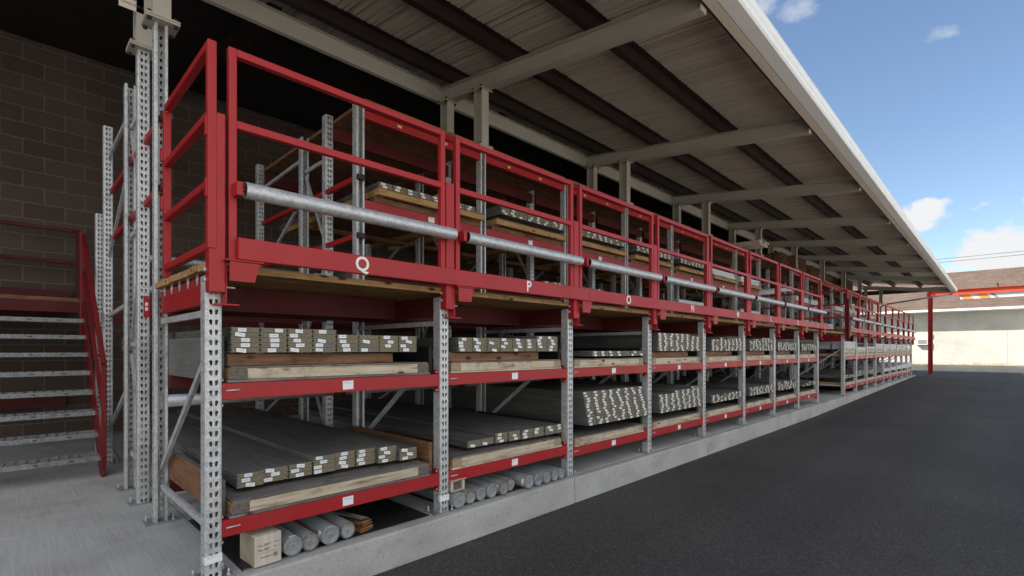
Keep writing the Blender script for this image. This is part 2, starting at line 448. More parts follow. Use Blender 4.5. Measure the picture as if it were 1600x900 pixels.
def post_mesh(H, facing=-1, W=.074, D=.078):
    """C-section upright, web perforated. local x: 0..W, web at y=0 (facing -1) flanges to +y; facing +1: open to -y (web at y=D)."""
    key = (round(H / PITCH), facing, W, D)
    if key in PCACHE: return PCACHE[key]
    n = key[0]; pts, tri = cell_faces(W - .012)
    bm = bmesh.new(); wy = 0 if facing < 0 else D
    for i in range(n):
        vs = [bm.verts.new((x + .006, wy, z + i * PITCH)) for x, z in pts]
        for t in tri:
            try: bm.faces.new([vs[k] for k in t])
            except ValueError: pass
    bmesh.ops.remove_doubles(bm, verts=bm.verts, dist=1e-5)
    T = n * PITCH; sy = 1 if facing < 0 else -1
    def strip(pl):
        for (a, b) in zip(pl[:-1], pl[1:]):
            vs = [bm.verts.new((a[0], a[1], 0)), bm.verts.new((b[0], b[1], 0)), bm.verts.new((b[0], b[1], T)), bm.verts.new((a[0], a[1], T))]
            bm.faces.new(vs)
    for sx in (0, 1):
        X = lambda v: v if sx == 0 else W - v
        strip([(X(.006), wy), (X(.0018), wy + sy * .0018), (X(0), wy + sy * .006), (X(0), wy + sy * (D - .002))])
        strip([(X(0), wy + sy * (D - .002)), (X(.002), wy + sy * D), (X(.016), wy + sy * D), (X(.016), wy + sy * (D - .012))])
    bmesh.ops.remove_doubles(bm, verts=bm.verts, dist=1e-5)
    bmesh.ops.recalc_face_normals(bm, faces=bm.faces)
    # small side slots as thin dark recesses are cut as shallow proud seams on the flank
    me = bpy.data.meshes.new('upright'); bm.to_mesh(me); bm.free()
    me.materials.append(M['galv']); me.materials.append(M['dark_bolt'])
    mb = MB()
    PCACHE[key] = me
    return me
SLOTC = {}
def slot_mesh(H, facing, W=.074, D=.078):
    key = (round(H / PITCH), facing)
    if key in SLOTC: return SLOTC[key]
    mb = MB()
    for i in range(key[0]):
        z = (i + .5) * PITCH
        y = D * .42 if facing < 0 else D * .58
        mb.box(-.0026, -.0019, y - .0025, y + .0025, z - .006, z + .006)
    SLOTC[key] = mb.mesh('side_slots', ['ink']); return SLOTC[key]
base_me = None
def foot_parts(parent, x, y, w=.074, near=True):
    """base plate with anchors as sub parts of a post (parent at x,y origin)"""
    mb = MB().box(-.05, .125, -.02, .125, .0015, .0085)
    mb.build('base_plate', 'galv_dk', parent, bevel=.001 if near else 0)
    for (bx, by) in ((.105, .0), (-.03, .1), (.105, .1)):
        m2 = MB().tube((bx, by, .008), (bx, by, .016), .0105, 6); m2.tube((bx, by, .016), (bx, by, .04), .005, 8)
        m2.build('anchor_bolt', 'galv', parent)
FOOT = {}
def post(parent, x, y, H, facing, near=True, feet=True, z0=0):
    o = link('post', post_mesh(H, facing), parent, (x, y, z0))
    sm = o.modifiers.new('sheet', 'SOLIDIFY'); sm.thickness = .0022; sm.offset = 0
    if near:
        so = link('side_slots', slot_mesh(H, facing), o)
    if feet: foot_parts(o, x, y, near=near)
    return o
def cap_plate(par, x, y, z):
    mb = MB().box(x - .055, x + .135, y - .05, y + .13, z, z + .014).box(x - .055, x + .135, y - .05, y + .13, z + .0165, z + .030)
    o = mb.build('cap_plate', 'beige_steel', par, bevel=.002)
    for bx in (-.035, .113):
        for by in (-.03, .11):
            b2 = MB().tube((x + bx, y + by, z - .016), (x + bx, y + by, z), .014, 6).tube((x + bx, y + by, z + .03), (x + bx, y + by, z + .046), .014, 6)
            b2.build('nut', 'dark_bolt', o)
    return o

YA, YB, YC, YD, YE = 1.185, 1.78, 2.33, 3.6, 4.22
HA, HB, HC, HD = 3.33, 3.40, 3.36, 3.40

def brace(par, pts, w=.034, name='brace', mat='galv'):
    for a, b in pts:
        mb = MB().bar(a, b, .0022, w).bar(Vector(a) + Vector((.010, 0, w / 2)), Vector(b) + Vector((.010, 0, w / 2)), .02, .0022).bar(Vector(a) + Vector((.010, 0, -w / 2)), Vector(b) + Vector((.010, 0, -w / 2)), .02, .0022)
        mb.build(name, mat, par)

def shelf_beam(par, x0, x1, z0, h=.082, y=.0, near=True, labelx=None):
    mb = MB().box(x0 + .002, x1 - .076, y + .006, y + .050, z0, z0 + h)
    mb.box(x0 + .003, x1 - .077, y + .050, y + .062, z0, z0 + h * .62)
    o = mb.build('shelf_beam', 'red', par, bevel=.003)
    c = MB()
    for ex in (x0 - .0, x1 - .078):
        c.box(ex + (.0005 if ex == x0 else -.0045), ex + (.0045 if ex == x0 else .0), y + .012, y + .066, z0 - .045, z0 + h + .03)
    c.build('end_connector', 'red', o, bevel=.001)
    if near:
        for zz in (z0 - .03, z0 + h + .015):
            MB().tube((x1 - .079, y + .028, zz), (x1 - .088, y + .028, zz), .008, 10).tube((x0 + .005, y + .028, zz), (x0 + .013, y + .028, zz), .008, 10).build('nut', 'galv', o)
        pn = MB().tube((x0 + .02, y + .0, z0 + h * .55), (x0 + .085, y - .002, z0 + h * .58), .004, 8)
        pn.build('locking_pin', 'galv', o)
    if labelx is not None:
        t = MB().box(-.034, .034, -.0008, 0, -.026, .026).quad((-.034, -.0013, -.026), (.034, -.0013, -.026), (.034, -.0013, .026), (-.034, -.0013, .026), 1)
        t.build('price_label', ['letter', 'tag2'], o, (labelx, y + .004, z0 + h * .5), rot=(0, R(random.uniform(-2, 3)), 0))
    return o

LOWZ = [.200, .200, .165, .165, .160, .155, .150, .148]
def front_rack(name, xs, lows, near, label):
    root = empty(name, (xs[0], 0, 0)); tag(root, label, 'storage rack'); ox = xs[0]
    for i, xr in enumerate(xs):
        x = xr - .074 - ox
        p = post(root, x, 0, 1.545, -1, near or i < 4)
        if near and i < 2:
            t = MB().box(-.002, .0765, -.0032, -.0022, 0, .042).quad((-.002, -.0037, 0), (.0765, -.0037, 0), (.0765, -.0037, .042), (-.002, -.0037, .042), 1)
            t.box(-.0045, -.0025, -.0032, .018, 0, .042)
            t.build('post_label', ['letter', 'tag2'], p, (0, 0, .085), rot=(0, R(-4 if i == 0 else 0), 0))
        pa = post(root, x, YA, HA, 1, near)
        yA = YA + .02; xb = x + .035
        brace(root, [((xb, .07, 1.345), (xb, yA, 1.345)), ((xb, .07, .24), (xb, yA, .24)), ((xb, .08, 1.17), (xb, yA, .36))])
    for i in range(len(xs) - 1):
        a, b = xs[i] - ox, xs[i + 1] - ox
        z = lows[i]
        lx = (a + b) / 2 - .04
        shelf_beam(root, a, b, z, .084, labelx=lx, near=near)
        shelf_beam(root, a, b, .90, .084, labelx=lx, near=near)
        for zz in (z, .90):
            MB().box(a + .004, b - .078, YA - .05, YA - .004, zz, zz + .084).build('rear_beam', 'red_shaded', root)
    return root
fr1 = front_rack('storage_rack', XP1, LOWZ, True, 'low galvanised storage rack with red beams, nearer of the two front racks')
# far end rack
fr2 = front_rack('storage_rack', X2, [.15] * 9, False, 'far galvanised storage rack with red beams, beyond the gap in the row')

# back racks (behind the walkways)
def back_rack(xs, label, near):
    root = empty('storage_rack', (xs[0], YB, 0)); tag(root, label, 'storage rack'); ox, oy = xs[0], YB
    for i, xr in enumerate(xs):
        x = xr - .074 - ox
        for (y, H, f) in ((YB, HB, -1), (YC, HC, 1), (YD, HD, -1)):
            post(root, x, y - oy, H, f, near and i < 4, feet=(near and i < 3))
        if i == 0: post(root, x, YE - oy, 2.62, -1, True)
        xb = x + .035
        brace(root, [((xb, .07, z), (xb, YC - oy + .02, z)) for z in (.3, 1.2, 2.1, 3.0)] + [((xb, .07, .35), (xb, .55, 1.1)), ((xb, .55, 1.25), (xb, .07, 2.05)), ((xb, .07, 2.15), (xb, .55, 2.95))])
        yd = YD - oy
        brace(root, [((xb, .6, .9), (xb, yd, .35)), ((xb, .6, 1.55), (xb, yd, 1.5)), ((xb, .6, 2.75), (xb, yd, 2.1)), ((xb, .6, 3.15), (xb, yd, 3.1))])
    for i in range(len(xs) - 1):
        a, b = xs[i] - ox, xs[i + 1] - ox
        for y in (-.03, YC - oy - .02, YD - oy - .05):
            MB().box(a + .002, b - .076, y, y + .045, 1.42, 1.53).build('rear_beam', 'red_shaded', root)
        if i == 0 and near:
            for (cy) in (-.001,):
                for xx in (a - .07,):
                    cn = MB().box(xx + .030, xx + .071, -.004, -.0005, 1.40, 1.56).build('end_connector', 'red', root)
                    MB().box(xx + .040, xx + .058, -.0055, -.0045, 1.45, 1.475).box(xx + .040, xx + .058, -.0055, -.0045, 1.485, 1.51).build('white_mark', 'letter', cn)
            continue
        for z in (3.16,):
            MB().box(a + .002, b - .076, -.04, .005, z, z + .12).build('rear_beam', 'red_shaded', root)
            MB().box(a + .002, b - .076, YD - oy - .05, YD - oy - .005, z, z + .12).build('rear_beam', 'red_shaded', root)
    return root
br1 = back_rack(XP1, 'tall rear galvanised rack behind the nearer walkway, holding boards up high', True)
br2 = back_rack(X2, 'tall rear galvanised rack behind the far walkway', False)

# beams carried at the column line A for upper shelves (one shelf per bay, behind the guard panels)
def upper_shelf(x0, x1, k, label, near=True):
    root = empty('upper_shelf', (x0, YA, 0)); tag(root, label, 'shelf', 'red upper shelves behind the walkway')
    w = x1 - x0
    b1 = MB().box(.002, w - .076, .005, .05, 3.20, 3.27).box(.002, w - .076, -.015, .045, 3.275, 3.325)
    for q in range(4): b1.box(.004, w - .078, -.0185, -.0155, 3.28 + q * .011, 3.284 + q * .011)
    o = b1.build('shelf_beam', 'red', root, bevel=.002)
    for q in (.25, .62) if near else (.4,):
        MB().box(-.022, .022, -.0008, 0, -.012, .012).quad((-.022, -.0012, -.012), (.022, -.0012, -.012), (.022, -.0012, .012), (-.022, -.0012, .012), 1).build('warning_sticker', ['letter', 'tag_yellow'], o, (w * q, .003, 3.236))
    MB().box(.002, w - .076, .005, .05, 2.385, 2.48).build('shelf_beam', 'red', root, bevel=.003)
    MB().box(-.036, .036, -.001, 0, -.026, .026).quad((-.036, -.0014, -.026), (.036, -.0014, -.026), (.036, -.0014, .026), (-.036, -.0014, .026), 1).build('price_label', ['letter', 'tag2'], root, (w * .5, .0035, 2.432))
    MB().box(.002, w - .076, .005, .05, 1.72, 1.80).build('shelf_beam', 'red_shaded', root)
    d = MB()
    for j in range(17): d.box(.0, w - .07, -.01 + j * .143, .128 + j * .143, 3.33, 3.365, 0)
    d.build('deck', 'pine_brown', root)
    return root
CNT = ['', 'behind the panel over bay P', 'behind the panel over bay O', 'behind the panel over bay N', 'behind the panel over bay M', 'behind the panel over bay L', 'behind the panel over bay K', 'behind the panel over bay J']
for k in range(1, 8):
    upper_shelf(XP1[k], XP1[k + 1], k, 'red upper shelf with timber deck ' + CNT[k])
for k in range(9):
    upper_shelf(X2[k], X2[k + 1], k, 'red upper shelf above the far walkway, %s from its near end' % ORD[k], False)

# cantilever arms over bay Q
arms = []
for (x, zz) in ((XP1[1] - .055, 2.66), (XP1[1] - .055, 2.15), (-.02, 2.72), (-.02, 2.25)):
    r0 = empty('support_arm', (x, YA, zz))
    MB().box(-.02, .02, 0 if x > 1 else 0, 2.3, -.022, .022).build('arm', 'red', r0, bevel=.003)
    MB().box(-.022, .045, -.03, -.001, -.024, .024).build('end_cap', 'black_plate', r0, bevel=.003)
    lab = {(True, 2.66): 'upper red steel arm reaching back at the right column of bay Q', (True, 2.15): 'lower red steel arm reaching back at the right column of bay Q',
           (False, 2.72): 'upper dark ended red arm beside the tall end columns', (False, 2.25): 'lower dark ended red arm beside the tall end columns'}[(x > 1, zz)]
    tag(r0, lab, 'support arm', 'red arms reaching back through the tall rack')

# ------------------------------------------------------------------ walkways
def text_mesh(ch, size, ext=.0006, bold=.0):
    cu = bpy.data.curves.new('t', 'FONT'); cu.body = ch; cu.size = size; cu.extrude = ext; cu.offset = bold; cu.align_x = 'CENTER'; cu.align_y = 'CENTER'
    cu.resolution_u = 4
    o = bpy.data.objects.new('t', cu); COL.objects.link(o)
    dg = bpy.context.evaluated_depsgraph_get(); dg.update()
    me = bpy.data.meshes.new_from_object(o.evaluated_get(dg)); bpy.data.objects.remove(o)
    me.materials.clear(); me.materials.append(M['letter']); return me
def walkway(xs, letters, label, joints, x0, x1):
    root = empty('walkway', (xs[0], 0, 1.55)); tag(root, label, 'walkway'); ox, oz = xs[0], 1.55
    d = MB()
    for j in range(8):
        jl = random.uniform(0, .012)
        d.box(x0 - ox - jl, x1 - ox + random.uniform(0, .01), -.012 + j * .141, .125 + j * .141, 1.551 - oz, 1.588 - oz, 0, [0, 0, 0, 0, 1, 1])
    d.build('deck', ['deck_wood', 'pine_old'], root, bevel=.002)
    j0 = [xs[0] + .045 + (-.0)] + joints + [xs[-1] + .36 if len(xs) == 9 else xs[-1] + .1]
    for i in range(len(j0) - 1):
        tb = MB().box(j0[i] - ox, j0[i + 1] - ox - .002, -.110, -.072, 1.605 - oz, 1.716 - oz).build('toe_board', 'red', root, bevel=.004)
        for ch, lx in letters:
            if j0[i] <= lx < j0[i + 1]:
                me = text_mesh(ch, .118, bold=.0022)
                lo = link('letter', me, tb, (lx - ox, -.1112, 1.660 - oz), rot=(R(90), 0, 0)); lo.scale = (.95, 1, 1)
    for xr in xs:
        x = xr - .074 - ox
        gp = MB().box(x - .001, x + .071, -.071, -.003, 1.438 - oz, 2.322 - oz).build('guard_post', 'red', root, bevel=.004)
        bb = MB()
        for zz in (1.50, 1.55): bb.tube((x - .011, -.02, zz - oz), (x - .001, -.02, zz - oz), .010, 10)
        bb.build('nut', 'galv', gp)
        br = MB()
        br.box(x + .072, x + .078, -.07, .03, 1.385 - oz, 1.598 - oz)                    # web plate
        br.box(x + .03, x + .135, -.07, .02, 1.376 - oz, 1.3845 - oz)                   # foot flange
        br.box(x + .06, x + .235, -.115, -.02, 1.594 - oz, 1.602 - oz)                  # ledge under toe board
        br.prism([(x + .0795, 1.593), (x + .22, 1.593), (x + .195, 1.495), (x + .0795, 1.495)], (0, -.108, -oz), (0, 1, 0), .006, e1=(1, 0, 0), e2=(0, 0, 1))
        br.build('bracket', 'red', root, bevel=.0015)
        br2 = MB().tube((x + .079, -.03, 1.47 - oz), (x + .125, -.035, 1.468 - oz), .005, 8).tube((x + .079, -.03, 1.47 - oz), (x + .085, -.03, 1.47 - oz), .011, 6).build('bolt', 'galv', root)
        MB().box(x + .02, x + .055, .085, 1.1, 1.39 - oz, 1.535 - oz).build('joist', 'red' if xr is xs[0] else 'red_shaded', root, bevel=.003)
        if xr is xs[0]:
            sc = MB()
            for q in range(5):
                for w_ in (0, .025): sc.tube((x + .012, .18 + q * .19 + w_, 1.49 - oz), (x + .012, .18 + q * .19 + w_, 1.552 - oz), .0028, 6)
            sc.build('deck_screw', 'galv', root)
    for y in (.62, 1.1):
        MB().box(x0 - ox + .06, x1 - ox - .06, y, y + .045, 1.395 - oz, 1.545 - oz).build('joist', 'red_shaded', root)
    return root
lets = [('Q', .717), ('P', 2.179), ('O', 3.683), ('N', 5.159), ('M', 6.643), ('L', 8.103), ('K', 9.631), ('J', 11.05)]
walkway(XP1, lets, 'raised red steel walkway with timber deck over bays Q to J', [2.998, 5.958, 8.929], -.078, 14.05)
walkway(X2, [], 'far raised red steel walkway with timber deck, beyond the gap', [17.2, 20.2, 23.2], X2[0] - .06, X2[-1] + .05)

def guard_panel(x0, x1, label, loc):
    w = x1 - x0
    root = empty('guard_panel', loc); tag(root, label, 'guard rail', 'red guard panels along the walkway')
    t = .038
    f = MB().box(0, t, 0, t, .0, 1.065).box(w - t, w, 0, t, .0, 1.065).box(t, w - t, 0, t, 1.065 - t, 1.065)
    f.build('frame', 'red', root, bevel=.004)
    MB().box(t - .001, w - t + .001, .0005, t - .0005, .665, .705).build('mid_rail', 'red', root, bevel=.004)
    return root
names8 = ['red guard panel above the letter ' + l for l in LET]
for k in range(8):
    guard_panel(XP1[k] + .012, XP1[k + 1] - .082, names8[k], (XP1[k] + .012, -.070, 1.605))
for k in range(9):
    guard_panel(X2[k] + .012, X2[k + 1] - .082, 'red guard panel on the far walkway, %s from its near end' % ORD[k], (X2[k] + .012, -.070, 1.605))
# side panels (run back from the front, four rails)
def side_panel(x, label, y1=.93, plate=False):
    root = empty('side_guard_panel', (x, -.04, 1.6)); tag(root, label, 'guard rail')
    f = MB().box(-.02, .02, -.035, .003, .05, 1.065).box(-.02, .02, y1, y1 + .04, .0, 1.03)
    f.build('side_post', 'red', root, bevel=.004)
    for z0 in (.99 + .038, .685, .352, .045):
        MB().box(-.0195, .0195, .0035, y1 - .0005, z0 - .0, z0 + .037).build('rail', 'red', root, bevel=.004)
    if plate:
        MB().box(-.07, .06, -.075, -.045, -.16, .83).build('post_plate', 'red_shaded', root, bevel=.003)
        MB().box(-.01, .02, -.077, -.0755, .5, .6).build('paper_tag', 'letter', root)
    else:
        c = MB()
        for zz in (.6, .3): c.box(-.027, -.0205, -.03, -.0, zz, zz + .09)
        for zz in (.72, .42): c.box(-.034, -.0205, y1 + .004, y1 + .034, zz, zz + .08)
        c.build('hinge', 'red', root, bevel=.001)
    return root
side_panel(-.062, 'red end panel with four rails at the near end of the walkway', .91)
side_panel(14.08, 'dark red end panel with four rails at the far walkway', 2.9, True)
# rollers
def roller(x0, x1, label):
    root = empty('roller', (x0, -.118, 1.952)); tag(root, label, 'roller', 'galvanised rollers along the guard rail')
    w = x1 - x0
    r = .041; mb = MB().tube((.035, 0, 0), (w, 0, 0), r, 28, caps=False)
    mb.build('tube', 'galv_pipe', root)
    e = MB()
    for q in (.035, w):
        dx = .012 if q == .035 else -.012
        e.tube((q + dx, 0, 0), (q + dx + .003, 0, 0), r - .001, 28)
    e.build('end_disc', 'dark_bolt', root)
    rm = MB()
    n = 28
    for q in (.035, w):
        vs = []
        for rr, dx in ((r, 0), (r - .004, 0)):
            for i in range(n):
                t = 2 * math.pi * i / n; vs.append((q + dx, rr * math.cos(t), rr * math.sin(t)))
        rm.add(vs, [(i, (i + 1) % n, n + (i + 1) % n, n + i) for i in range(n)])
    rm.build('rim', 'galv_dk', root)
    MB().box(-.006, .022, -.02, .0475, -.034, .034).tube((.0225, 0, 0), (.036, 0, 0), .011, 12).build('bracket', 'red', root, bevel=.002)
    return root
for k in range(8): roller(XP1[k] + .035, XP1[k + 1] - .045, 'galvanised roller mounted on the guard rail of bay ' + LET[k])
for k in range(9): roller(X2[k] + .035, X2[k + 1] - .045, 'galvanised roller on the far guard rail, %s from its near end' % ORD[k])

# ------------------------------------------------------------------ canopy
def bz(y): return 3.662 + .127 * (y + 1.235)          # underside of the cantilever beams
can = empty('canopy', (0, 0, 0)); tag(can, 'long taupe steel canopy with ribbed sheet roof and white gutter over the racks', 'canopy')
FX = [-.037, 2.863, 5.763, 8.663, 11.563, 14.4, 17.38, 20.4, 23.3, 28.25]
CX0, CX1 = -.25, 28.5
def ibeam(mb, p, q, w, h, t=.008, tw=.006):
    p = Vector(p); q = Vector(q)
    mb.bar(p + Vector((0, 0, h / 2 - t / 2)), q + Vector((0, 0, h / 2 - t / 2)), w, t)
    mb.bar(p - Vector((0, 0, h / 2 - t / 2)), q - Vector((0, 0, h / 2 - t / 2)), w, t)
    mb.bar(p, q, tw, h - 2 * t)
def hcol(mb, x, y, z0, z1, w=.10, d=.13, t=.008):
    mb.box(x - w / 2, x + w / 2, y - d / 2, y - d / 2 + t, z0, z1); mb.box(x - w / 2, x + w / 2, y + d / 2 - t, y + d / 2, z0, z1)
    mb.box(x - t / 2, x + t / 2, y - d / 2 + t, y + d / 2 - t, z0, z1)
BH = .17
for x in FX:
    mb = MB(); h = BH
    y0, y1 = -1.235, 1.925
    ibeam(mb, (x, y0, bz(y0) + h / 2), (x, y1, bz(y1) + h / 2), .10, h)
    mb.box(x - .05, x + .05, y0 - .006, y0 - .0005, bz(y0), bz(y0) + h)
    mb.build('cantilever_beam', 'beige_steel', can, bevel=.002)
    for y, zt in ((YA + .035, HA), (YB + .035, HB)):
        zb = zt + .035
        m2 = MB(); zz = bz(y) - .004; hcol(m2, x, y, zb, zz - .012)
        c = m2.build('column', 'beige_steel', can)
        MB().box(x - .085, x + .085, y - .09, y + .09, zz - .012, zz - .001).build('top_plate', 'beige_steel', c, bevel=.001)
        bt = MB()
        for dx in (-.065, .065):
            for dy in (-.065, .065):
                bt.tube((x + dx, y + dy, zz - .030), (x + dx, y + dy, zz - .012), .014, 6); bt.tube((x + dx, y + dy, zz + .008), (x + dx, y + dy, zz + .024), .014, 6)
        bt.build('nut', 'dark_bolt', c)
        cap_plate(can, x - .037, y - .04, zt)
# purlins
ST = bz(0) + BH - .127 * 0
def topz(y): return bz(y) + BH
def purlin(y, h=.125, w=.065, name='purlin', mat='brown_steel'):
    mb = MB(); z = topz(y) + .003
    mb.box(CX0, CX1, y - .003, y + .003, z + .007, z + h - .007); mb.box(CX0, CX1, y - .003, y + w, z, z + .006); mb.box(CX0, CX1, y - w, y + .003, z + h - .006, z + h)
    mb.box(CX0, CX1, y + w - .005, y + w, z + .0065, z + .024)
    mb.build(name, mat, can)
for y in (1.62, .70, -.27): purlin(y)
# corrugated sheet: ribs along the slope
prof = []; x = CX0
while x < CX1 - .3:
    prof += [(x, 0), (x + .012, .003), (x + .060, .003), (x + .072, 0), (x + .10, 0), (x + .108, .026), (x + .120, .026), (x + .128, 0), (x + .17, 0), (x + .178, .026), (x + .188, .026), (x + .196, 0), (x + .212, 0), (x + .236, .070), (x + .266, .070), (x + .292, 0)]
    x += .30
mb = MB(); vs = []; zo = .131
ya, yb = -1.32, 2.3
for yy in (ya, yb):
    for a, h in prof: vs.append((a, yy, topz(yy) + zo + h))
n = len(prof); mb.add(vs, [(i, i + 1, n + i + 1, n + i) for i in range(n - 1)])
o = mb.build('roof_sheet', 'roof_sheet', can)
sm = o.modifiers.new('sheet', 'SOLIDIFY'); sm.thickness = .0015; sm.offset = 1
lp = MB(); xx = CX0 + .9
while xx < CX1 - .3:
    lp.add([(xx - .003, ya, topz(ya) + zo - .0025), (xx + .003, ya, topz(ya) + zo - .0025), (xx + .003, yb, topz(yb) + zo - .0025), (xx - .003, yb, topz(yb) + zo - .0025)], [(0, 1, 2, 3)]); xx += .9
lp.build('panel_laps', 'brown_steel', can)
# eave channel, trim, gutter (outer face towards the yard)
e = MB().box(CX0, CX1, -1.262, -1.245, 3.70, 3.955).box(CX0, CX1, -1.29, -1.2625, 3.93, 3.955)
e.build('eave_channel', 'brown_steel', can)
e = MB().box(CX0, CX1, -1.332, -1.2635, 3.700, 3.706).box(CX0, CX1, -1.332, -1.327, 3.706, 3.86)
e.build('eave_trim', 'beige_trim', can)
jx2 = [CX0, 3.4, 9.5, 15.6, 21.7, CX1]
for i in range(len(jx2) - 1):
    gprof = [(-1.340, 3.90), (-1.340, 3.702), (-1.448, 3.702), (-1.462, 3.716), (-1.462, 3.755), (-1.472, 3.770), (-1.476, 3.812), (-1.482, 3.818), (-1.476, 3.826), (-1.464, 3.822), (-1.466, 3.785), (-1.452, 3.762), (-1.452, 3.722), (-1.442, 3.712), (-1.350, 3.712), (-1.350, 3.90)]
    g = MB(); g.prism([(a, b) for a, b in gprof], (jx2[i] + .001, 0, 0), (1, 0, 0), jx2[i + 1] - jx2[i] - .002 if i < len(jx2) - 2 else jx2[i + 1] - jx2[i] + .06, e1=(0, 1, 0), e2=(0, 0, 1))
    g.build('gutter', 'white_metal', can, bevel=.0008)
# end trim of roof
MB().box(CX1, CX1 + .012, -1.33, 2.3, 3.78, 3.98).build('end_trim', 'brown_steel', can)
# inner edge beam
e = MB().box(CX0, CX1, 1.935, 1.95, bz(1.93) + .01, bz(1.93) + .195)
e.box(CX0, CX1, 1.90, 1.9345, bz(1.93) + .01, bz(1.93) + .016).box(CX0, CX1, 1.90, 1.9345, bz(1.93) + .189, bz(1.93) + .195)
e.build('edge_beam', 'beige_steel', can)
# downpipe
pts = [(28.42, -1.40, 3.72), (28.42, -1.36, 3.64), (28.42, -1.22, 3.60), (28.42, 1.0, 3.31), (28.42, 1.25, 3.2), (28.42, 1.27, 1.0)]
d = MB()
for a, b in zip(pts[:-1], pts[1:]): d.tube(a, b, .034, 14)
d.build('downpipe', 'galv_dk', can)
# load sign hung on the rear column
sg = empty('load_sign', (-.19, YB - .03, 3.655)); tag(sg, 'pale load sign plate hanging beside the tallest end column at top left', 'sign')
MB().box(0, .150, 0, .004, 0, .25).build('plate', 'beige_trim', sg, bevel=.001)
for txt, zz, sz in (('LOAD SHELF', .042, .024), ('MAX', .082, .03)):
    me = text_mesh(txt, sz, .0004); me.materials.clear(); me.materials.append(M['ink']); lo = link('lettering', me, sg, (.080, -.0006, zz), rot=(R(90), 0, 0))

# ------------------------------------------------------------------ warehouse behind
WX0 = -8.5
wh = empty('warehouse_building', (0, 6.1, 0)); tag(wh, 'dark brown painted block wall of the warehouse behind the stairs and racks', 'building')
MB().box(WX0, 28.2, 0, .2, -.1, 5.3).build('wall', 'block', wh)
MB().box(-20, 28.2, .06, 9, 5.3, 11.5).build('sun_blocker_wall', 'block', wh)  # unseen tall mass added to keep the sun off floor and asphalt
MB().box(-8.7, -8.5, -2.6, .2, -.1, 4.8).build('wall', 'block', wh)
MB().box(28.0, 28.2, -3.4, -.003, -.1, 4.5).build('screen_wall', 'block', wh)  # added to close off the bright facade behind the far racks
MB().box(28.0, 28.2, -4.75, -3.405, -.1, 1.5).build('screen_wall', 'block', wh)  # low screen added to darken the bright gaps under the far deck
rf = MB(); a_, b_ = 1.98 - 6.1, .25
def rz_(y): return 4.43 + (y - a_) * .174
def slab_(x0, x1, y0, y1):
    rf.add([(x0, y0, rz_(y0)), (x1, y0, rz_(y0)), (x1, y1, rz_(y1)), (x0, y1, rz_(y1)), (x0, y0, rz_(y0) + .07), (x1, y0, rz_(y0) + .07), (x1, y1, rz_(y1) + .07), (x0, y1, rz_(y1) + .07)],
       [(3, 2, 1, 0), (4, 5, 6, 7), (0, 1, 5, 4), (1, 2, 6, 5), (2, 3, 7, 6), (3, 0, 4, 7)])
slab_(-.3, 28.2, a_, .0); slab_(WX0 - .2, -.305, -2.75, .0)
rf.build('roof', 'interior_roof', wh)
rb = MB()
for x in range(1, 28, 3): rb.bar((x, a_ + .05, 4.33), (x, b_ - .3, 5.04), .12, .16)
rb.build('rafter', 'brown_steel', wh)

# ------------------------------------------------------------------ staircase and landing
stc = empty('staircase', (-.15, 3.0, 0)); tag(stc, 'red steel staircase with galvanised grated treads against the block wall', 'staircase')
x0s = -1.30
tr_me = None
for i in range(8):
    z = .190 + i * .187; y = .035 + i * .207
    m2 = MB()
    m2.box(x0s + .02, -.004, 0, .003, -.042, 0)                   # front nosing
    for j in range(17):                                           # serrated grip rows
        xx = x0s + .05 + j * .068
        m2.bar((xx, .006, -.004), (xx + .02, .225, -.004), .012, .010)
    for j in range(5): m2.box(x0s + .02, -.004, .02 + j * .05, .038 + j * .05, -.012, -.006)
    m2.box(x0s + .02, -.004, .227, .23, -.042, 0)
    for j in range(5): m2.box(x0s + .16 + j * .23, x0s + .19 + j * .23, -.0012, -.0004, -.026, -.016, 1)
    if tr_me is None: tr_me = m2.mesh('tread', ['galv_tread', 'ink'])
    link('tread', tr_me, stc, (0, y, z))
for xs_ in (0, x0s):
    sp_ = MB().add([(xs_, -.02, .0), (xs_, .12, .0), (xs_, 1.78, 1.5), (xs_, 1.72, 1.70), (xs_, 1.55, 1.70), (xs_, .0, .28)], [(0, 1, 2, 3, 4, 5)])
    o = sp_.build('stringer', 'red_half_shaded', stc); md = o.modifiers.new('t', 'SOLIDIFY'); md.thickness = .012; md.offset = 0
    hr = MB()
    hr.bar((xs_ + .012, .0, 1.02), (xs_ + .012, 1.68, 2.46), .038, .05)
    hr.build('handrail', 'red_half_shaded', stc, bevel=.004)
    MB().box(xs_ - .006, xs_ + .032, .0, .038, .05, 1.02).build('handrail_post', 'red_half_shaded', stc, bevel=.004)
    MB().bar((xs_ + .012, .02, .60), (xs_ + .012, 1.66, 2.04), .03, .035).build('mid_rail', 'red_half_shaded', stc)
    MB().box(xs_ - .02, xs_ + .02, 1.66, 1.70, 1.30, 2.50).build('handrail_post', 'red_half_shaded', stc, bevel=.004)
lan = empty('landing', (-2.2, 4.68, 0)); tag(lan, 'timber decked landing on red beams at the head of the stairs', 'landing')
MB().box(-1.4, 2.07, 0, .05, 1.575, 1.70).build('beam', 'red_shaded', lan, bevel=.003)
MB().box(-1.4, 2.0, 1.33, 1.38, 1.575, 1.70).build('beam', 'red_shaded', lan)
MB().box(-1.4, 2.05, 1.30, 1.33, 1.76, 1.93).build('toe_board', 'red_shaded', lan)
dk = MB()
for j in range(9): dk.box(-1.4, 2.05, .06 + j * .145, .2 + j * .145, 1.705, 1.745)
dk.build('deck', 'pine_brown', lan)
for z in (2.70, 2.28): MB().box(-1.4, 2.1, 1.22, 1.26, z, z + .045).build('rail', 'red_shaded', lan, bevel=.004)
MB().box(2.09, 2.13, 1.22, 1.26, 1.75, 2.745).build('rail_post', 'red_shaded', lan)
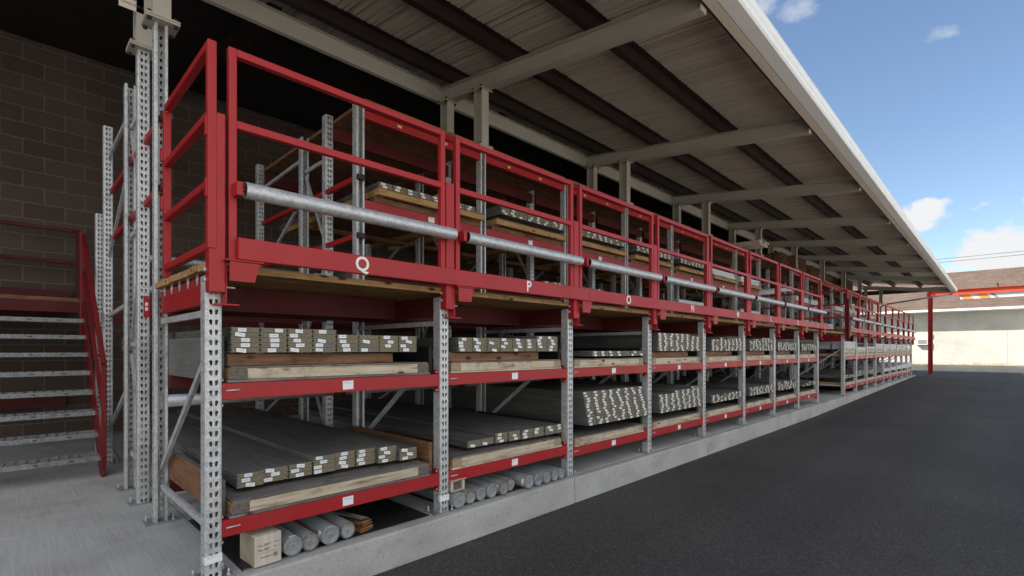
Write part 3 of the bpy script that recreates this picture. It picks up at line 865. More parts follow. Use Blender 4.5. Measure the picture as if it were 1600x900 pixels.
MB().box(-1.4, 2.0, 1.30, 1.36, .42, .54).build('lower_beam', 'red_shaded', lan)

# ------------------------------------------------------------------ shelf trays, side boards
def tray(x0, x1, z, label, par_name='timber_tray', bright=True, y0=.02, top_old=False):
    w = x1 - x0
    root = empty(par_name, (x0, y0, z)); tag(root, label, 'timber tray', 'timber trays lying on the shelf beams')
    f = MB().box(.09, w - .09, 0, .038, .014, .071, 0, [0, 0, 0, 0, 1, 1])
    f.build('front_rail', ['pine' if bright else 'pine_old', 'wood_end'], root, bevel=.002)
    e = MB().box(.0, .089, -.002, 1.1, .014, .072, 0, [0, 0, 1, 1, 0, 0]).box(w - .089, w, -.001, 1.1, .014, .072, 0, [0, 0, 1, 1, 0, 0])
    e.build('side_rail', ['pine_old', 'wood_end_dk' if top_old else 'wood_end'], root, bevel=.002)
    p = MB().box(.01, w - .005, .004, 1.12, .0725, .0825, 0)
    p.build('top_panel', ['ply'], root, bevel=.001)
    p = MB().box(-.008, w + .006, -.008, 1.12, .0, .0125, 0)
    p.build('bottom_panel', ['ply' if top_old else 'pine'], root, bevel=.001)
    return root
def side_board(x, z, h, label, mats=('board', 'pine_brown_y'), y0=.01, L=1.12):
    o = MB().box(0, .030, 0, L, 0, h, 0, [0, 0, 0, 0, 1, 0]).build('side_board', list(mats), None, (x, y0, z), bevel=.002)
    tag(o, label, 'board', 'upright boards lining the shelf sides')
for k in range(8):
    a, b = XP1[k], XP1[k + 1] - .074
    zl = LOWZ[k] + .085
    L = LET[k]
    tray(a + .045, a + 1.29, zl + .002, 'timber tray on the lowest beam of bay ' + L, y0=.012, top_old=(k in (0,)))
    tray(a + .035, a + 1.285, .9865, 'timber tray on the middle beam of bay ' + L, y0=.012, top_old=(k in (0,)))
    side_board(a + .008, zl + .002, .19 if k == 0 else .16, 'left upright side board on the lowest shelf of bay ' + L, y0=.075)
    side_board(b - .042, zl + .002, .21, 'right upright side board on the lowest shelf of bay ' + L, ('black_plate', 'black_plate') if k else ('pine_brown_y', 'pine_brown_y'), y0=.075)
    side_board(a + .003, .9865, .24 if k == 0 else .13, 'left upright side board on the middle shelf of bay ' + L, ('board', 'board'), y0=.075)
    side_board(b - .042, .9865, .19, 'right black side plate on the middle shelf of bay ' + L, ('black_plate', 'black_plate'), y0=.075)
    if k not in (2,):
        o = MB().box(0, .98, 0, .14, 0, .063, 0, [0, 0, 0, 0, 1, 1]).build('spacer_block', ['pine_brown', 'wood_end'], None, (a + .045, .05, 1.0705), bevel=.003)
        tag(o, 'brown spacer plank under the middle boards of bay ' + L, 'lumber', 'spacer planks under the board stacks')
for k in range(9):
    a = X2[k]
    tray(a + .03, a + 1.38, .237, 'timber tray on the lowest far beam, %s far bay' % ORD[k], y0=.02)
    tray(a + .03, a + 1.38, .9865, 'timber tray on the middle far beam, %s far bay' % ORD[k], y0=.02)

# ------------------------------------------------------------------ composite boards
BW, BT, BP = .1395, .0252, .0265
def bprof(w=BW, t=BT, teeth=False):
    g = .006; gh = .0035; c = .002
    p = [(c, 0)]
    if teeth:
        n = 9
        for i in range(n):
            q = w * (i + .5) / n; p += [(q - .0045, 0), (q - .003, .003), (q + .003, .003), (q + .0045, 0)]
    p += [(w - c, 0), (w, c), (w, t / 2 - gh), (w - g, t / 2 - gh), (w - g, t / 2 + gh), (w, t / 2 + gh), (w, t - c), (w - c, t), (c, t), (0, t - c), (0, t / 2 + gh), (g, t / 2 + gh), (g, t / 2 - gh), (0, t / 2 - gh), (0, c)]
    return p
BMESH = {}
def board_mesh(L, teeth, end):
    k = (L, teeth, end)
    if k not in BMESH:
        mb = MB().prism(bprof(teeth=teeth), (0, 0, 0), (0, 1, 0), L, 0, 1, (1, 0, 0), (0, 0, 1))
        BMESH[k] = mb.mesh('deck_board', ['board', end])
    return BMESH[k]
TAGS = []
for i in range(4):
    w, h = random.choice([(.044, .0195), (.041, .0185), (.047, .0195)]); a = R(random.uniform(-9, 7)) if i else 0
    ca, sa = math.cos(a), math.sin(a)
    q = [(-w / 2, -h / 2), (w / 2, -h / 2), (w / 2, h / 2), (-w / 2, h / 2)]
    q = [(x * ca - z * sa, z * ca + x * sa) for x, z in q]
    mb = MB(); mb.quad(*[(x, -.0012 - (0.004 if j in (0, 1) and i == 2 else 0), z) for j, (x, z) in enumerate(q)])
    TAGS.append(mb.mesh('paper_tag', ['tag']))
ALL = []     # (dist, x, y, z, L, teeth, end, [tag], shelftext, col, ncols, layer)
CAM = Vector((-.771, -2.813, 1.155))
def stack(x, z, cols, layers, shelf, y=.0, yf=None, L=3.4, teeth=False, pitch=.1425, ptag=.85, lean=0, jit=.006, gap=0, fwd=False):
    for c in range(cols):
        nl = layers[c] if isinstance(layers, (list, tuple)) else layers
        bx = x + c * pitch + random.uniform(-.0015, .0015)
        for l in range(nl):
            yy = (yf[c] if yf else y) + lean * l + random.uniform(0, jit)
            p = Vector((bx, yy, z + l * BP))
            tg = None
            if random.random() < ptag:
                off = random.gauss(.052, .016) if ptag < 1 else random.gauss(.055, .006)
                off = max(.026, min(BW - .026, off))
                tg = (random.randrange(4), off, random.uniform(-.002, .002))
            end = 'board_end' if random.random() < .75 else 'board_end2'
            ALL.append(((p - CAM).length, p, L, teeth, end, tg, shelf, c, l, nl))
# near rack, middle shelves
stack(.042, 1.141, 8, [5, 5, 5, 5, 4, 4, 4, 4], 'middle shelf of bay Q', .0, jit=.004)
stack(1.542, 1.141, 8, [4, 4, 4, 4, 4, 4, 5, 5], 'middle shelf of bay P', .0, jit=.004)
stack(3.20, 1.090, 7, 2, 'middle shelf of bay O', .0, teeth=True, ptag=.5)
stack(4.48, 1.141, 8, [8, 8, 8, 8, 8, 8, 7, 7], 'middle shelf of bay N', -.01, jit=.012, ptag=.95)
stack(5.97, 1.141, 8, [6, 6, 7, 6, 7, 7, 7, 7], 'middle shelf of bay M', -.01, jit=.012)
stack(7.42, 1.141, 8, [6, 7, 7, 7, 8, 8, 8, 7], 'middle shelf of bay L', -.01, jit=.015, teeth=True)
stack(8.81, 1.141, 8, [6, 6, 6, 6, 6, 6, 6, 6], 'middle shelf of bay K', -.01, jit=.015)
stack(10.30, 1.141, 8, [5, 5, 5, 5, 5, 5, 4, 4], 'middle shelf of bay J', -.01, jit=.015)
# near rack, lowest shelves
stack(.112, .400, 8, [3, 3, 3, 4, 4, 4, 4, 3], 'lowest shelf of bay Q', .13, yf=[.139, .163, .16, .156, .168, .16, .13, .098], jit=.006, ptag=.95)
stack(1.712, .400, 8, [2, 2, 3, 3, 3, 3, 3, 3], 'lowest shelf of bay P', .10, yf=[.10, .10, .085, .075, .06, .06, .05, .05], jit=.006)
stack(3.12, .430, 8, 12, 'lowest shelf of bay O', -.02, lean=.0062, jit=.006, ptag=.97, teeth=True)
stack(4.54, .420, 8, [8, 8, 8, 9, 9, 9, 10, 10], 'lowest shelf of bay N', -.01, lean=.003, jit=.012, ptag=.95)
stack(5.99, .425, 8, [4, 4, 3, 4, 4, 4, 4, 4], 'lowest shelf of bay M', -.01, jit=.02, teeth=True)
stack(7.45, .425, 8, [5, 5, 5, 5, 5, 5, 5, 5], 'lowest shelf of bay L', -.01, jit=.03)
stack(8.85, .425, 8, [6, 5, 6, 6, 5, 6, 5, 5], 'lowest shelf of bay K', -.01, jit=.03)
stack(10.38, .420, 7, [1, 1, 2, 3, 3, 3, 3], 'lowest shelf of bay J', -.01, jit=.03)
# upper shelves behind the walkway
UY = YA - .06
stack(1.56, 2.60, 8, 2, 'high shelf over bay P', UY, L=2.3, teeth=True)
stack(3.08, 2.66, 8, 4, 'high shelf over bay O', UY, L=2.3, teeth=True)
stack(4.50, 2.66, 8, 4, 'high shelf over bay N', UY, L=2.3, teeth=True)
stack(5.95, 2.66, 8, 4, 'high shelf over bay M', UY, L=2.3, teeth=True)
stack(7.40, 2.66, 8, 3, 'high shelf over bay L', UY, L=2.3, teeth=True)
stack(1.56, 1.83, 8, [4, 3, 3, 3, 3, 4, 4, 4], 'walkway level shelf behind bay P', UY, L=2.3, teeth=True)
stack(3.08, 1.83, 8, [5, 5, 5, 5, 5, 6, 6, 6], 'walkway level shelf behind bay O', UY, L=2.3, teeth=True)
stack(4.50, 1.83, 8, [6, 6, 6, 6, 5, 5, 5, 5], 'walkway level shelf behind bay N', UY, L=2.3, teeth=True)
stack(5.95, 1.83, 8, [4, 4, 5, 4, 4, 5, 4, 4], 'walkway level shelf behind bay M', UY, L=2.3, teeth=True)
stack(.16, 1.60, 1, 0, 'x')
# far rack
for k, (m, l) in enumerate(((0, 3), (0, 6), (0, 5), (0, 3))):
    if l: stack(X2[k] + .08, .42, 8, l, 'lowest shelf of the %s far bay' % ORD[k], .0, jit=.03)

ALL.sort(key=lambda t: t[0])
N_IND = 292
protos = {}
for (dist, p, L, teeth, end, tg, shelf, c, l, nl) in ALL[:N_IND]:
    key = (L, teeth, end)
    if key not in protos:
        o = link('deck_board', board_mesh(*key), None, p); protos[key] = o
    else:
        o = protos[key].copy(); COL.objects.link(o); o.location = p
    lay = 'top board' if l == nl - 1 else ('bottom board' if l == 0 else '%s board up' % ORD[l])
    tag(o, 'grey composite board, %s, %s stack from left, %s' % (lay, ORD[c], shelf), 'deck board', 'composite deck boards stacked on the shelves')
    if tg:
        t = link('paper_tag', TAGS[tg[0]], o, (tg[1], 0, BT / 2 + tg[2]))
rest = MB()
for (dist, p, L, teeth, end, tg, shelf, c, l, nl) in ALL[N_IND:]:
    rest.prism([(a, b) for a, b in bprof(teeth=False)], p, (0, 1, 0), L, 0, 1 if end == 'board_end' else 2, (1, 0, 0), (0, 0, 1))
ro = rest.build('deck_boards', ['board', 'board_end', 'board_end2']); tag(ro, 'smaller looking grey composite boards stacked on the farther and higher shelves', 'deck boards', kind='stuff')
tgm = MB()
for (dist, p, L, teeth, end, tg, shelf, c, l, nl) in ALL[N_IND:]:
    if tg:
        me = TAGS[tg[0]]; vs = [v.co + p + Vector((tg[1], 0, BT / 2 + tg[2])) for v in me.vertices]
        tgm.quad(*vs)
to = tgm.build('paper_tags', ['tag'], ro); to['kind'] = 'stuff'

# lumber on upper shelves
for k in range(1, 8):
    root = empty('timber_tray', (XP1[k] + .1, YA - .07, 2.484)); tag(root, 'golden timber tray on the high shelf over bay ' + LET[k], 'timber tray', 'golden timber trays on the high shelves')
    w = 1.22 if k != 1 else 1.26
    MB().box(.09, w - .09, 0, .04, .05, .105).build('front_rail', ['pine_old'], root, bevel=.002)
    MB().box(0, .089, 0, 2.2, .05, .106).box(w - .089, w, 0, 2.2, .05, .106).build('side_rail', ['pine_old'], root, bevel=.002)
    MB().box(0, w, .002, 2.2, .107, .117).build('top_panel', ['pine_brown'], root)
    for y_ in (.08, 1.5): MB().box(0, w, y_, y_ + .08, 0, .049).build('spacer_block', ['pine_brown'], root)
# rear horizontal rollers seen through the racks
n_ = 0
for k in range(0, 8):
    for (y, z) in ((2.28, 1.92), (2.28, 1.66)):
        o = MB().tube((.0, 0, 0), (1.3, 0, 0), .034, 16).build('rear_roller', 'galv_dk', None, (XP1[k] + .03, y, z))
        tag(o, '%s dull steel roller in the rear rack behind bay %s' % ('upper' if z > 1.8 else 'lower', LET[k]), 'roller', 'dull rollers in the rear rack')
for k in range(0, 3):
    for (y, z) in ((1.55, .78), (1.55, .12)):
        o = MB().tube((.0, 0, 0), (1.3, 0, 0), .045, 16).build('rear_roller', 'galv_pipe', None, (XP1[k] + .03, y, z))
        tag(o, '%s galvanised roller deep behind the lower shelves of bay %s' % ('higher' if z > .5 else 'floor level', LET[k]), 'roller', 'rollers deep behind the lower shelves')

# white wrapped packs and other goods in the far rack and upper bays
def pack(x, y, z, w, L, h, label, mats=('white_wrap', 'white_end'), rows=4, name='wrapped_pack', cat='wrapped pack', group='white wrapped packs on the far shelves'):
    root = empty(name, (x, y, z)); tag(root, label, cat, group)
    mb = MB()
    n = max(1, rows); hh = h / n
    for i in range(n):
        dx = random.uniform(-.012, .012); dy = random.uniform(0, .025)
        mb.box(dx, w + dx * .5, dy, L, i * hh + .002, (i + 1) * hh - .002, 0, [0, 0, 1, 0, 0, 0])
    mb.build('wrapped_layers', list(mats), root, bevel=.004)
    MB().box(-.014, w + .014, .30, .33, -.001, h + .006).build('strap', 'board', root)
    return root
for k in range(9):
    h = [.19, .07, .07, .17, .17, .18, .18, .18, .1][k]
    pack(X2[k] + .06, .0, 1.18 if k != 1 else 1.16, 1.28, 1.1, h, 'white wrapped pack on the middle shelf, %s far bay' % ORD[k], rows=5 if h > .1 else 2)
    o = MB().box(0, 1.25, 0, .14, 0, .095, 0, [0, 0, 0, 0, 1, 1]).build('spacer_block', ['pine', 'wood_end'], None, (X2[k] + .05, .01, 1.073), bevel=.003)
    tag(o, 'pale spacer plank under the white pack, %s far bay' % ORD[k], 'lumber', 'spacer planks under the far packs')
    if k >= 4:
        pack(X2[k] + .06, .0, .40, 1.28, 1.1, [.1, .12, .14, .17, .2][k - 4], 'white wrapped pack on the lowest shelf, %s far bay' % ORD[k], rows=3)
for k, (z, h) in enumerate(((1.83, .2), (1.83, .15), (1.83, .2))):
    pack(XP1[5 + k] + .1, UY, z, 1.15, 2.0, h, 'pale wrapped pack on the walkway level shelf behind bay ' + LET[5 + k], ('grey_panel', 'white_end'), 3, group='wrapped packs behind the walkway')
for k in (6, 7):
    pack(XP1[k] + .1, UY, 2.61, 1.1, 2.0, .12, 'white wrapped pack on the high shelf over bay ' + LET[k], rows=2, group='wrapped packs behind the walkway')
for k in range(9):
    for j, (z, h) in enumerate(((1.83, .16), (2.49, .14))):
        if (k + j) % 4 == 3: continue
        pack(X2[k] + .1, UY, z, 1.2, 2.0, h, '%s pale pack behind the far walkway, %s far bay' % ('lower' if j == 0 else 'upper', ORD[k]), ('white_wrap', 'white_end'), 3, group='pale packs behind the far walkway')
# rust brown bundles on top of the rear rack past the gap
for i, (x, w, h) in enumerate(((13.2, .6, .34), (14.3, 1.2, .42), (16.0, 1.1, .34), (17.6, 1.1, .26), (20.6, 1.3, .42), (23.0, .7, .2))):
    root = empty('railing_bundle', (x, YA, 3.375)); tag(root, 'rust brown bundle of open ended tubes on top shelf, %s along the row' % ORD[i], 'bundle', 'rust brown bundles on the top shelf')
    mb = MB(); nx = int(w / .075); nz = int(h / .075)
    for a in range(nx):
        for b in range(nz):
            x_, z_ = a * .075, b * .075; t = .006; s_ = .066; L = 1.9; y_ = random.uniform(0, .03)
            mb.box(x_, x_ + s_, y_, L, z_, z_ + t).box(x_, x_ + s_, y_, L, z_ + s_ - t, z_ + s_).box(x_, x_ + t, y_, L, z_ + t, z_ + s_ - t).box(x_ + s_ - t, x_ + s_, y_, L, z_ + t, z_ + s_ - t)
    mb.build('tubes', 'copper', root)
    MB().box(-.006, nx * .075, .2, .23, -.002, nz * .075).build('strap', 'black_plate', root)
root = empty('trim_bundle', (10.5, .82, 3.42)); tag(root, 'pale plastic wrapped trim lengths jutting out above bay J', 'bundle')
mb = MB()
for i in range(4):
    for j in range(3): mb.box(i * .15, i * .15 + .14, random.uniform(0, .08), 2.6, j * .03, j * .03 + .026)
mb.build('trim_lengths', 'beige_trim', root, bevel=.003)
o_ = MB().tube((0, 0, 0), (0, 2.2, 0), .05, 16).build('white_roll', 'white_wrap', None, (12.9, .9, 2.66)); tag(o_, 'white plastic roll lying above the gap in the racks', 'roll')
o_ = MB().tube((0, 0, 0), (0, 2.2, 0), .05, 16).build('white_roll', 'white_wrap', None, (12.5, 1.05, 2.58)); tag(o_, 'second white roll just left of the roll above the gap', 'roll')
# boards seen end on in side of far rack: long grey panels through the gap
gp = empty('panel_stack', (12.2, 1.45, 1.12)); tag(gp, 'light grey metal panels lying lengthwise in the gap between the racks', 'panels')
m_ = MB()
for i in range(3): m_.box(0, 2.0, i * .004, .35, i * .10, i * .10 + .092)
m_.build('panels', 'grey_panel', gp, bevel=.004)
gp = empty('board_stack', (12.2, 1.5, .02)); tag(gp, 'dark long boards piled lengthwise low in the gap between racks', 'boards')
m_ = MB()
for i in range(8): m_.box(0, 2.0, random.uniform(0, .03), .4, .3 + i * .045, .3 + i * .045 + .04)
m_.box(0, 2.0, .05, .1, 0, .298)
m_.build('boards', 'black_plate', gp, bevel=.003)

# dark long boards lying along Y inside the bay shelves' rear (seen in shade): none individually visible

# ------------------------------------------------------------------ items on the floor
def mat_(x0, x1, label):
    o = MB().box(x0, x1, .02 + .0, 1.1, .0015, .0065).build('rubber_mat', 'rubber', None, bevel=.001); tag(o, label, 'rubber mat', 'black mats on the slab under the racks')
mat_(.10, 1.30, 'black rubber mat on the slab under bay Q')
mat_(1.50, 2.78, 'black rubber mat on the slab under bay P')
def tube_(x, y, r, label, L=1.0, z=None, sticker=None, torn=False):
    root = empty('capped_tube', (x, y, (z if z is not None else r) + .0075)); tag(root, label, 'tube', 'capped grey tubes lying under the racks')
    MB().tube((0, .004, 0), (0, L, 0), r, 32, caps=True).build('body', 'tube', root)
    n = 32; rm = MB()
    rings = [(r - .0005, .003, 0), (r - .0005, -.004, 0), (r - .008, -.006, 0)]
    vs = []
    for rr, yy, _ in rings:
        for i in range(n):
            t = 2 * math.pi * i / n; j = random.uniform(-.002, .002) if torn else 0
            vs.append(((rr + j) * math.cos(t), yy + j, (rr + j) * math.sin(t)))
    rm.add(vs, [(a * n + i, a * n + (i + 1) % n, (a + 1) * n + (i + 1) % n, (a + 1) * n + i) for a in range(2) for i in range(n)], 0, True)
    rm.build('rim', 'tube_rim' if torn else 'tube_cap', root)
    cp = MB(); vs = []
    for rr, yy in ((r - .0085, -.005), (r * .55, -.001), (r * .30, .003), (r * .2, -.001), (r * .1, -.001), (r * .08, .02)):
        for i in range(n):
            t = 2 * math.pi * i / n; vs.append((rr * math.cos(t), yy, rr * math.sin(t)))
    cp.add(vs, [(a * n + i, a * n + (i + 1) % n, (a + 1) * n + (i + 1) % n, (a + 1) * n + i) for a in range(5) for i in range(n)], 0, True)
    cp.add([v for v in vs[5 * n:]], [tuple(range(n))], 1)
    cp.build('end_cap', ['tube_cap', 'ink'], root)
    if sticker:
        a0, a1, y0, y1 = sticker; st = MB(); m = 8; k0 = len(st.f)
        for i in range(m):
            t0, t1 = R(a0 + (a1 - a0) * i / m), R(a0 + (a1 - a0) * (i + 1) / m); q = r + .0012
            st.quad((q * math.cos(t0), y0, q * math.sin(t0)), (q * math.cos(t0), y1, q * math.sin(t0)), (q * math.cos(t1), y1, q * math.sin(t1)), (q * math.cos(t1), y0, q * math.sin(t1)))
            st.uv[len(st.f) - 1] = [(0, i / m), (1, i / m), (1, (i + 1) / m), (0, (i + 1) / m)]
        st.build('sticker', 'tag2', root)
    return root
ql = ['grey capped tube right beside the carton, dented white foil on its edge', 'grey capped tube with chipped rim, second from the carton', 'grey capped tube with a white printed sticker near its end', 'grey tube with a torn rusty brown rim beside the splintered wood']
for i, x in enumerate((.356, .455, .575, .690)):
    tube_(x, (-.0, .0, .005, .02)[i], (.053, .049, .056, .050)[i], ql[i], sticker=(150, 215, .008, .045) if i == 2 else ((60, 110, .0, .02) if i == 0 else None), torn=(i in (1, 3)))
pl = ['leftmost', 'second', 'third', 'fourth', 'fifth', 'sixth', 'seventh', 'eighth', 'ninth', 'tenth']
px = [1.535, 1.655, 1.765, 1.875, 1.995, 2.105, 2.27, 2.385, 2.49, 2.60]
for i, x in enumerate(px):
    lab = ('%s capped grey tube from the left on the kerb under bay P' % pl[i])
    tube_(x, (-.02, 0, .005, 0, -.01, .03, -.03, -.03, -.035, -.03)[i], (.058, .052, .05, .054, .054, .052, .055, .050, .048, .046)[i], lab,
          sticker=(150, 200, .01, .04) if i in (4, 5, 6) else None, torn=(i in (1, 4, 5)))
tube_(2.70, -.025, .045, 'last capped grey tube on the kerb touching the right post of bay P')
# carton
cr = empty('carton', (.148, -.02, .0075), R(3)); tag(cr, 'pale cardboard carton printed with black lines and a round emblem', 'carton')
cb_ = MB().box(0, .140, .0, .20, .0, .158, 0, [0, 0, 0, 0, 1, 0]).build('box', ['carton', 'carton_tape'], cr, bevel=.003)
MB().box(.0, .140, .001, .098, .1585, .161).box(.0, .140, .102, .199, .1585, .161).build('flap', 'carton', cr, bevel=.001)
ip = MB()
for (z, segs) in ((.112, ((.018, .030), (.050, .085), (.10, .118), (.12, .128))), (.106, ((.022, .040), (.042, .072))), (.088, ((.018, .034), (.05, .08), (.10, .116), (.12, .127))), (.082, ((.024, .07),)), (.068, ((.018, .128),)), (.045, ((.028, .09),))):
    for a, b in segs: ip.box(a, b, -.0012, -.0004, z - (.0006 if z in (.068,) else .0013), z + (.0 if z in (.068,) else .0013))
n = 20
for r0, r1 in ((.0125, .0142), (.004, .0085)):
    vs = []
    for rr in (r0, r1):
        for i in range(n):
            t = 2 * math.pi * i / n; vs.append((.108 + rr * math.cos(t), -.0008, .046 + rr * math.sin(t)))
    ip.add(vs, [(i, (i + 1) % n, n + (i + 1) % n, n + i) for i in range(n)])
ip.build('print', 'ink', cb_)
# splintered wood pile
wp = empty('splintered_wood', (.80, .03, .0075), R(12)); tag(wp, 'pile of splintered orange wood slats beside the last tube under bay Q', 'scrap wood')
for i in range(6):
    x_ = random.uniform(-.02, .03); y_ = random.uniform(0, .03)
    MB().box(x_, x_ + random.uniform(.07, .10), y_, y_ + .3, i * .011, i * .011 + .009).build('slat', 'rot', wp, rot=(0, R(random.uniform(-3, 3)), R(random.uniform(-9, 9))), bevel=.001)
MB().box(-.02, .06, .02, .26, .082, .088).build('cover_board', 'board', wp, rot=(R(4), R(10), R(12)))
MB().box(-.0, .04, .03, .13, .0895, .091).build('paper_note', 'grey_panel', wp, rot=(R(4), R(10), R(12)))
# small crate on tubes
cr2 = empty('small_crate', (1.475, .0, .128), R(4)); tag(cr2, 'small open ended wooden crate of slats resting on tubes under bay P', 'crate')
MB().box(0, .135, 0, .26, 0, .010).box(-.01, .14, -.01, .27, .078, .086).build('lid_and_base', 'carton_tape', cr2, bevel=.001)
MB().box(0, .022, .002, .26, .0105, .0775).box(.113, .135, .002, .26, .0105, .0775).build('side', 'carton', cr2, bevel=.001)
m_ = MB()
for i in range(6): m_.box(.026, .109, .012 + random.uniform(0, .01), .25, .012 + i * .0105, .012 + i * .0105 + .008)
m_.build('slats', 'ply', cr2)
# lumber / tubes at far rack floor
for i in range(5):
    o = MB().tube((0, 0, 0), (0, .9, 0), .055, 16).build('floor_tube', 'black_plate', None, (X2[1] + .1 + i * .22, .02, .058)); tag(o, '%s dark tube on the floor under the second far bay, counting from left' % ORD[i], 'tube', 'dark tubes under the far rack')

# ------------------------------------------------------------------ far surroundings
gate = empty('clearance_gate', (31.0, -.28, -.03)); tag(gate, 'red steel clearance gate post and overhead beam past the canopy end', 'gate')
g1 = MB(); hcol(g1, 0, -.09, 0, 4.0, .18, .18, .012); g1.build('post', 'red', gate)
g1 = MB(); ibeam(g1, (0, 0.05, 3.93), (0, -12, 3.93), .2, .25, .014, .01); g1.build('beam', 'orange_red', gate)
g1 = MB().box(-.14, .14, -.23, .05, .0, .02); g1.build('base_plate', 'red', gate)
g1 = MB(); hcol(g1, 0, -11.9, 0, 3.8, .18, .18, .012); g1.build('post', 'red', gate)
bar = empty('clearance_bar', (31.0, -1.45, 3.55)); tag(bar, 'white clearance bar with orange slanted stripes hanging under the red beam', 'clearance bar')
MB().box(-.012, .012, -8, 0, 0, .2).build('board', 'bar_white', bar)
st = MB(); 
for y, mi in ((-.12, 0), (-.72, 0), (-1.2, 1), (-2.35, 0), (-2.85, 1), (-3.6, 0), (-4.8, 0), (-6.0, 0)):
    w = .36 if mi == 0 else .14; st.add([(-.0145, y, .004), (-.0145, y - w, .004), (-.0145, y - w + .18, .196), (-.0145, y + .18, .196)], [(0, 1, 2, 3)], mi)
st.build('stripe', ['stripe', 'stripe_grey'], bar)
hg = MB()
for y in (-.5, -2.5, -4.5, -6.5): hg.tube((0, y, .2), (0, y, .31), .008, 6)
hg.build('hanger', 'dark_bolt', bar)

fb = empty('far_building', (51, 0, -.03)); tag(fb, 'cream block building with brown shingle roof beyond the yard', 'building')
MB().box(0, 17, -30, 24, 0, 4.34).build('wall', 'facade', fb)
rf = MB(); ov = .9; ez = 4.26; rz = 8.2; D = 8.5
sl = (rz - ez) / (D + ov)
rf.add([(-ov, -31, ez), (-ov, 25, ez), (D, 25, rz), (D, -31, rz), (2 * D + ov, -31, ez), (2 * D + ov, 25, ez)], [(0, 3, 2, 1), (3, 4, 5, 2)])
ro_ = rf.build('roof', 'shingle', fb); md = ro_.modifiers.new('t', 'SOLIDIFY'); md.thickness = .12; md.offset = -1
gt = MB().box(-ov - .13, -ov - .01, -31, 25, ez - .10, ez + .05).box(-ov, -.01, -31, 25, ez - .14, ez - .12); gt.build('eave_gutter', 'white_metal', fb)
cd = MB().box(-.012, 0, -1.42, -1.39, 2.5, 4.1).box(-.012, 0, -3.2, -3.17, .2, 4.1).box(-.05, 0, 1.0, 1.12, 2.1, 2.4); cd.build('conduit', 'facade', fb)
vt = MB()
for y in (-1.2, .2, -3.4): vt.tube((3.4, y * 2.2, ez + 3.4 * .42 + .0), (3.4, y * 2.2, ez + 3.4 * .42 + .8), .09, 10)
vt.build('vent_pipe', 'dark_bolt', fb)
ac = empty('air_conditioner', (50.7, 1.32, 1.55)); tag(ac, 'off white window air conditioner on the cream wall behind the red post', 'air conditioner')
MB().box(0, .35, 0, .72, 0, .48).build('case', 'ac', ac, bevel=.01)
g1 = MB().box(-.012, -.001, .06, .60, .07, .41)
g1.build('grille', 'grille', ac)
gw = MB(); random.seed(3)
for i in range(500):
    y = random.uniform(-4.8, 6); x = 50.85 + random.uniform(-.25, .12); h = random.uniform(.04, .16) * (1.6 if -.5 > y > -3.2 else .8); a = random.uniform(-.06, .06)
    gw.add([(x, y, -.03), (x, y + .03, -.03), (x + a, y + .015 + a, h)], [(0, 1, 2)])
tag(gw.build('dry_grass', 'dry_grass'), 'thin strip of dry weeds along the foot of the cream wall', 'weeds', kind='stuff')
# power cables above the far roof
for i, z in enumerate((9.6, 9.9)):
    m_ = MB(); pts = [(60, y, z - .35 * math.sin(math.pi * (y + 30) / 60)) for y in range(-30, 31, 6)]
    for a, b in zip(pts[:-1], pts[1:]): m_.tube(a, b, .018, 6)
    tag(m_.build('power_cable', 'dark_bolt'), '%s thin cable strung above the far shingle roof' % ('lower' if i == 0 else 'upper'), 'cable', 'cables above the far roof')

# ------------------------------------------------------------------ world, sun, camera
SUNV = Vector((-.62, .78, .92)).normalized()       # towards the sun
el = math.asin(SUNV.z); az = math.atan2(SUNV.x, SUNV.y)
w = bpy.data.worlds.new('World'); S.world = w; w.use_nodes = True; nt = w.node_tree
bg = nt.nodes['Background']; sky = nd(nt, 'ShaderNodeTexSky', sky_type='NISHITA'); sky.sun_disc = False
sky.sun_elevation = el; sky.sun_rotation = az % (2 * math.pi); sky.air_density = 1.0; sky.dust_density = .25; sky.ozone_density = 1.8
tc = nd(nt, 'ShaderNodeTexCoord')
def mt(op, a, c=None, d=None):
    n = nd(nt, 'ShaderNodeMath', operation=op)
    for i, x in enumerate((a, c, d)):
        if x is None: continue
        if isinstance(x, (int, float)): n.inputs[i].default_value = x
        else: nt.links.new(x, n.inputs[i])
    return n.outputs[0]
nz = nd(nt, 'ShaderNodeTexNoise'); nz.inputs['Scale'].default_value = 17; nz.inputs['Detail'].default_value = 8; nz.inputs['Roughness'].default_value = .58
mp = nd(nt, 'ShaderNodeMapping'); mp.inputs['Scale'].default_value = (1, 1, 1.5); nt.links.new(tc.outputs['Generated'], mp.inputs[0]); nt.links.new(mp.outputs[0], nz.inputs['Vector'])
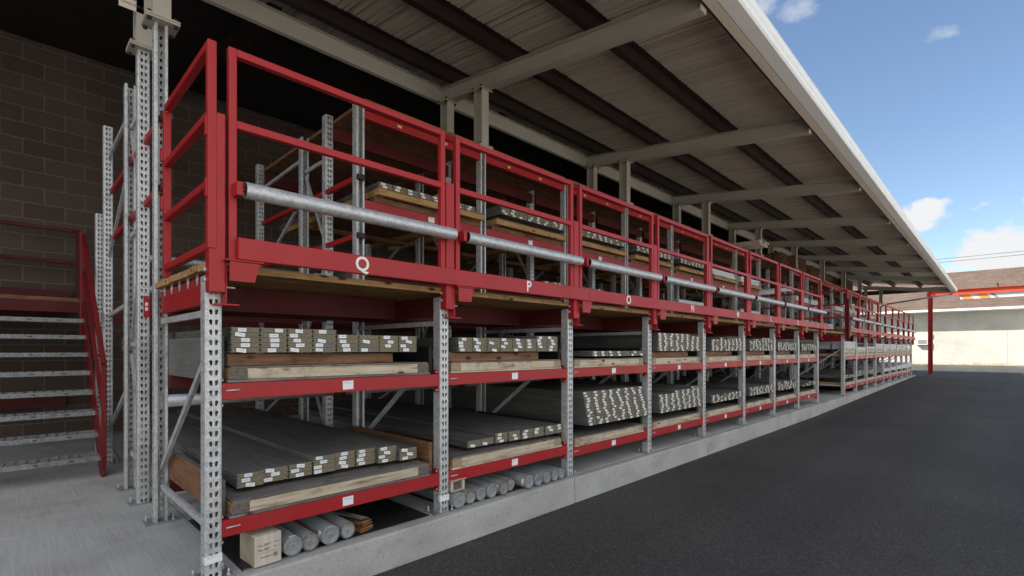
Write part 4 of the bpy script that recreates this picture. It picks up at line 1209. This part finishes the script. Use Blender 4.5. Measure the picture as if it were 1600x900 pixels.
def cloud_mask(lst, k, lo, hi):
    total = None
    for (dx, dy, dz), rad, squash in lst:
        sb = nd(nt, 'ShaderNodeVectorMath', operation='SUBTRACT'); nt.links.new(tc.outputs['Generated'], sb.inputs[0]); sb.inputs[1].default_value = (dx, dy, dz)
        ml = nd(nt, 'ShaderNodeVectorMath', operation='MULTIPLY'); nt.links.new(sb.outputs[0], ml.inputs[0]); ml.inputs[1].default_value = (1, 1, squash)
        le = nd(nt, 'ShaderNodeVectorMath', operation='LENGTH'); nt.links.new(ml.outputs[0], le.inputs[0])
        f = mt('SUBTRACT', 1.0, mt('DIVIDE', le.outputs['Value'], rad))
        total = f if total is None else mt('MAXIMUM', total, f)
    val = mt('ADD', mt('MULTIPLY', mt('MAXIMUM', total, -1.0), .6), mt('MULTIPLY', mt('SUBTRACT', nz.outputs['Fac'], .5), k))
    return ramp(nt, val, [(lo, (0, 0, 0)), (hi, (1, 1, 1))]).outputs[0]
SKY = .08
f1 = cloud_mask([((.99, -.035, .120), .085, 1.3), ((.991, .040, .100), .05, 2.0), ((.975, .091, .200), .030, 1.1), ((.96, -.24, .15), .12, 2.2)], 2.0, .0, .24)
f2 = cloud_mask([((.812, .262, .523), .030, 1.2), ((.835, .222, .508), .036, 2.2), ((.90, .05, .43), .03, 2.5)], 2.6, .10, .95)
f3 = cloud_mask([((-.45, -.75, .45), .75, 1.2), ((.25, -.95, .3), .55, 1.6), ((-.9, -.1, .35), .6, 1.5), ((-.15, -.3, .95), .55, 1)], 2.2, .06, .34)  # unseen bright clouds behind and overhead, added as neutral fill light
cur = sky.outputs[0]
for f, c in ((f1, (4.7, 4.75, 4.85, 1)), (f2, (3.4, 3.7, 4.1, 1)), (f3, (8.6, 8.35, 8.0, 1))):
    mx = nd(nt, 'ShaderNodeMixRGB'); nt.links.new(f, mx.inputs[0]); nt.links.new(cur, mx.inputs[1]); mx.inputs[2].default_value = c; cur = mx.outputs[0]
nt.links.new(cur, bg.inputs[0]); bg.inputs[1].default_value = SKY

sl_ = bpy.data.lights.new('Sun', 'SUN'); sl_.energy = 5.0; sl_.angle = R(.5); sl_.color = (1, .95, .87)
so = bpy.data.objects.new('Sun', sl_); COL.objects.link(so); so.rotation_euler = SUNV.to_track_quat('Z', 'Y').to_euler(); so.location = (0, 0, 20)

cd_ = bpy.data.cameras.new('Camera'); co = bpy.data.objects.new('Camera', cd_); COL.objects.link(co)
cd_.sensor_width = 36; cd_.lens = 778 / 1600 * 36; cd_.shift_y = 96.5 / 1600; cd_.clip_end = 1500; cd_.clip_start = .05
co.location = CAM; co.rotation_euler = (R(90), 0, math.atan(763 / 778) - R(90)); S.camera = co
S.view_settings.view_transform = 'Standard'; S.view_settings.look = 'None'; S.view_settings.gamma = 1; S.view_settings.use_curve_mapping = False
S.view_settings.exposure = 1.25
S.render.engine = 'CYCLES'
S.cycles.max_bounces = 8; S.cycles.diffuse_bounces = 3
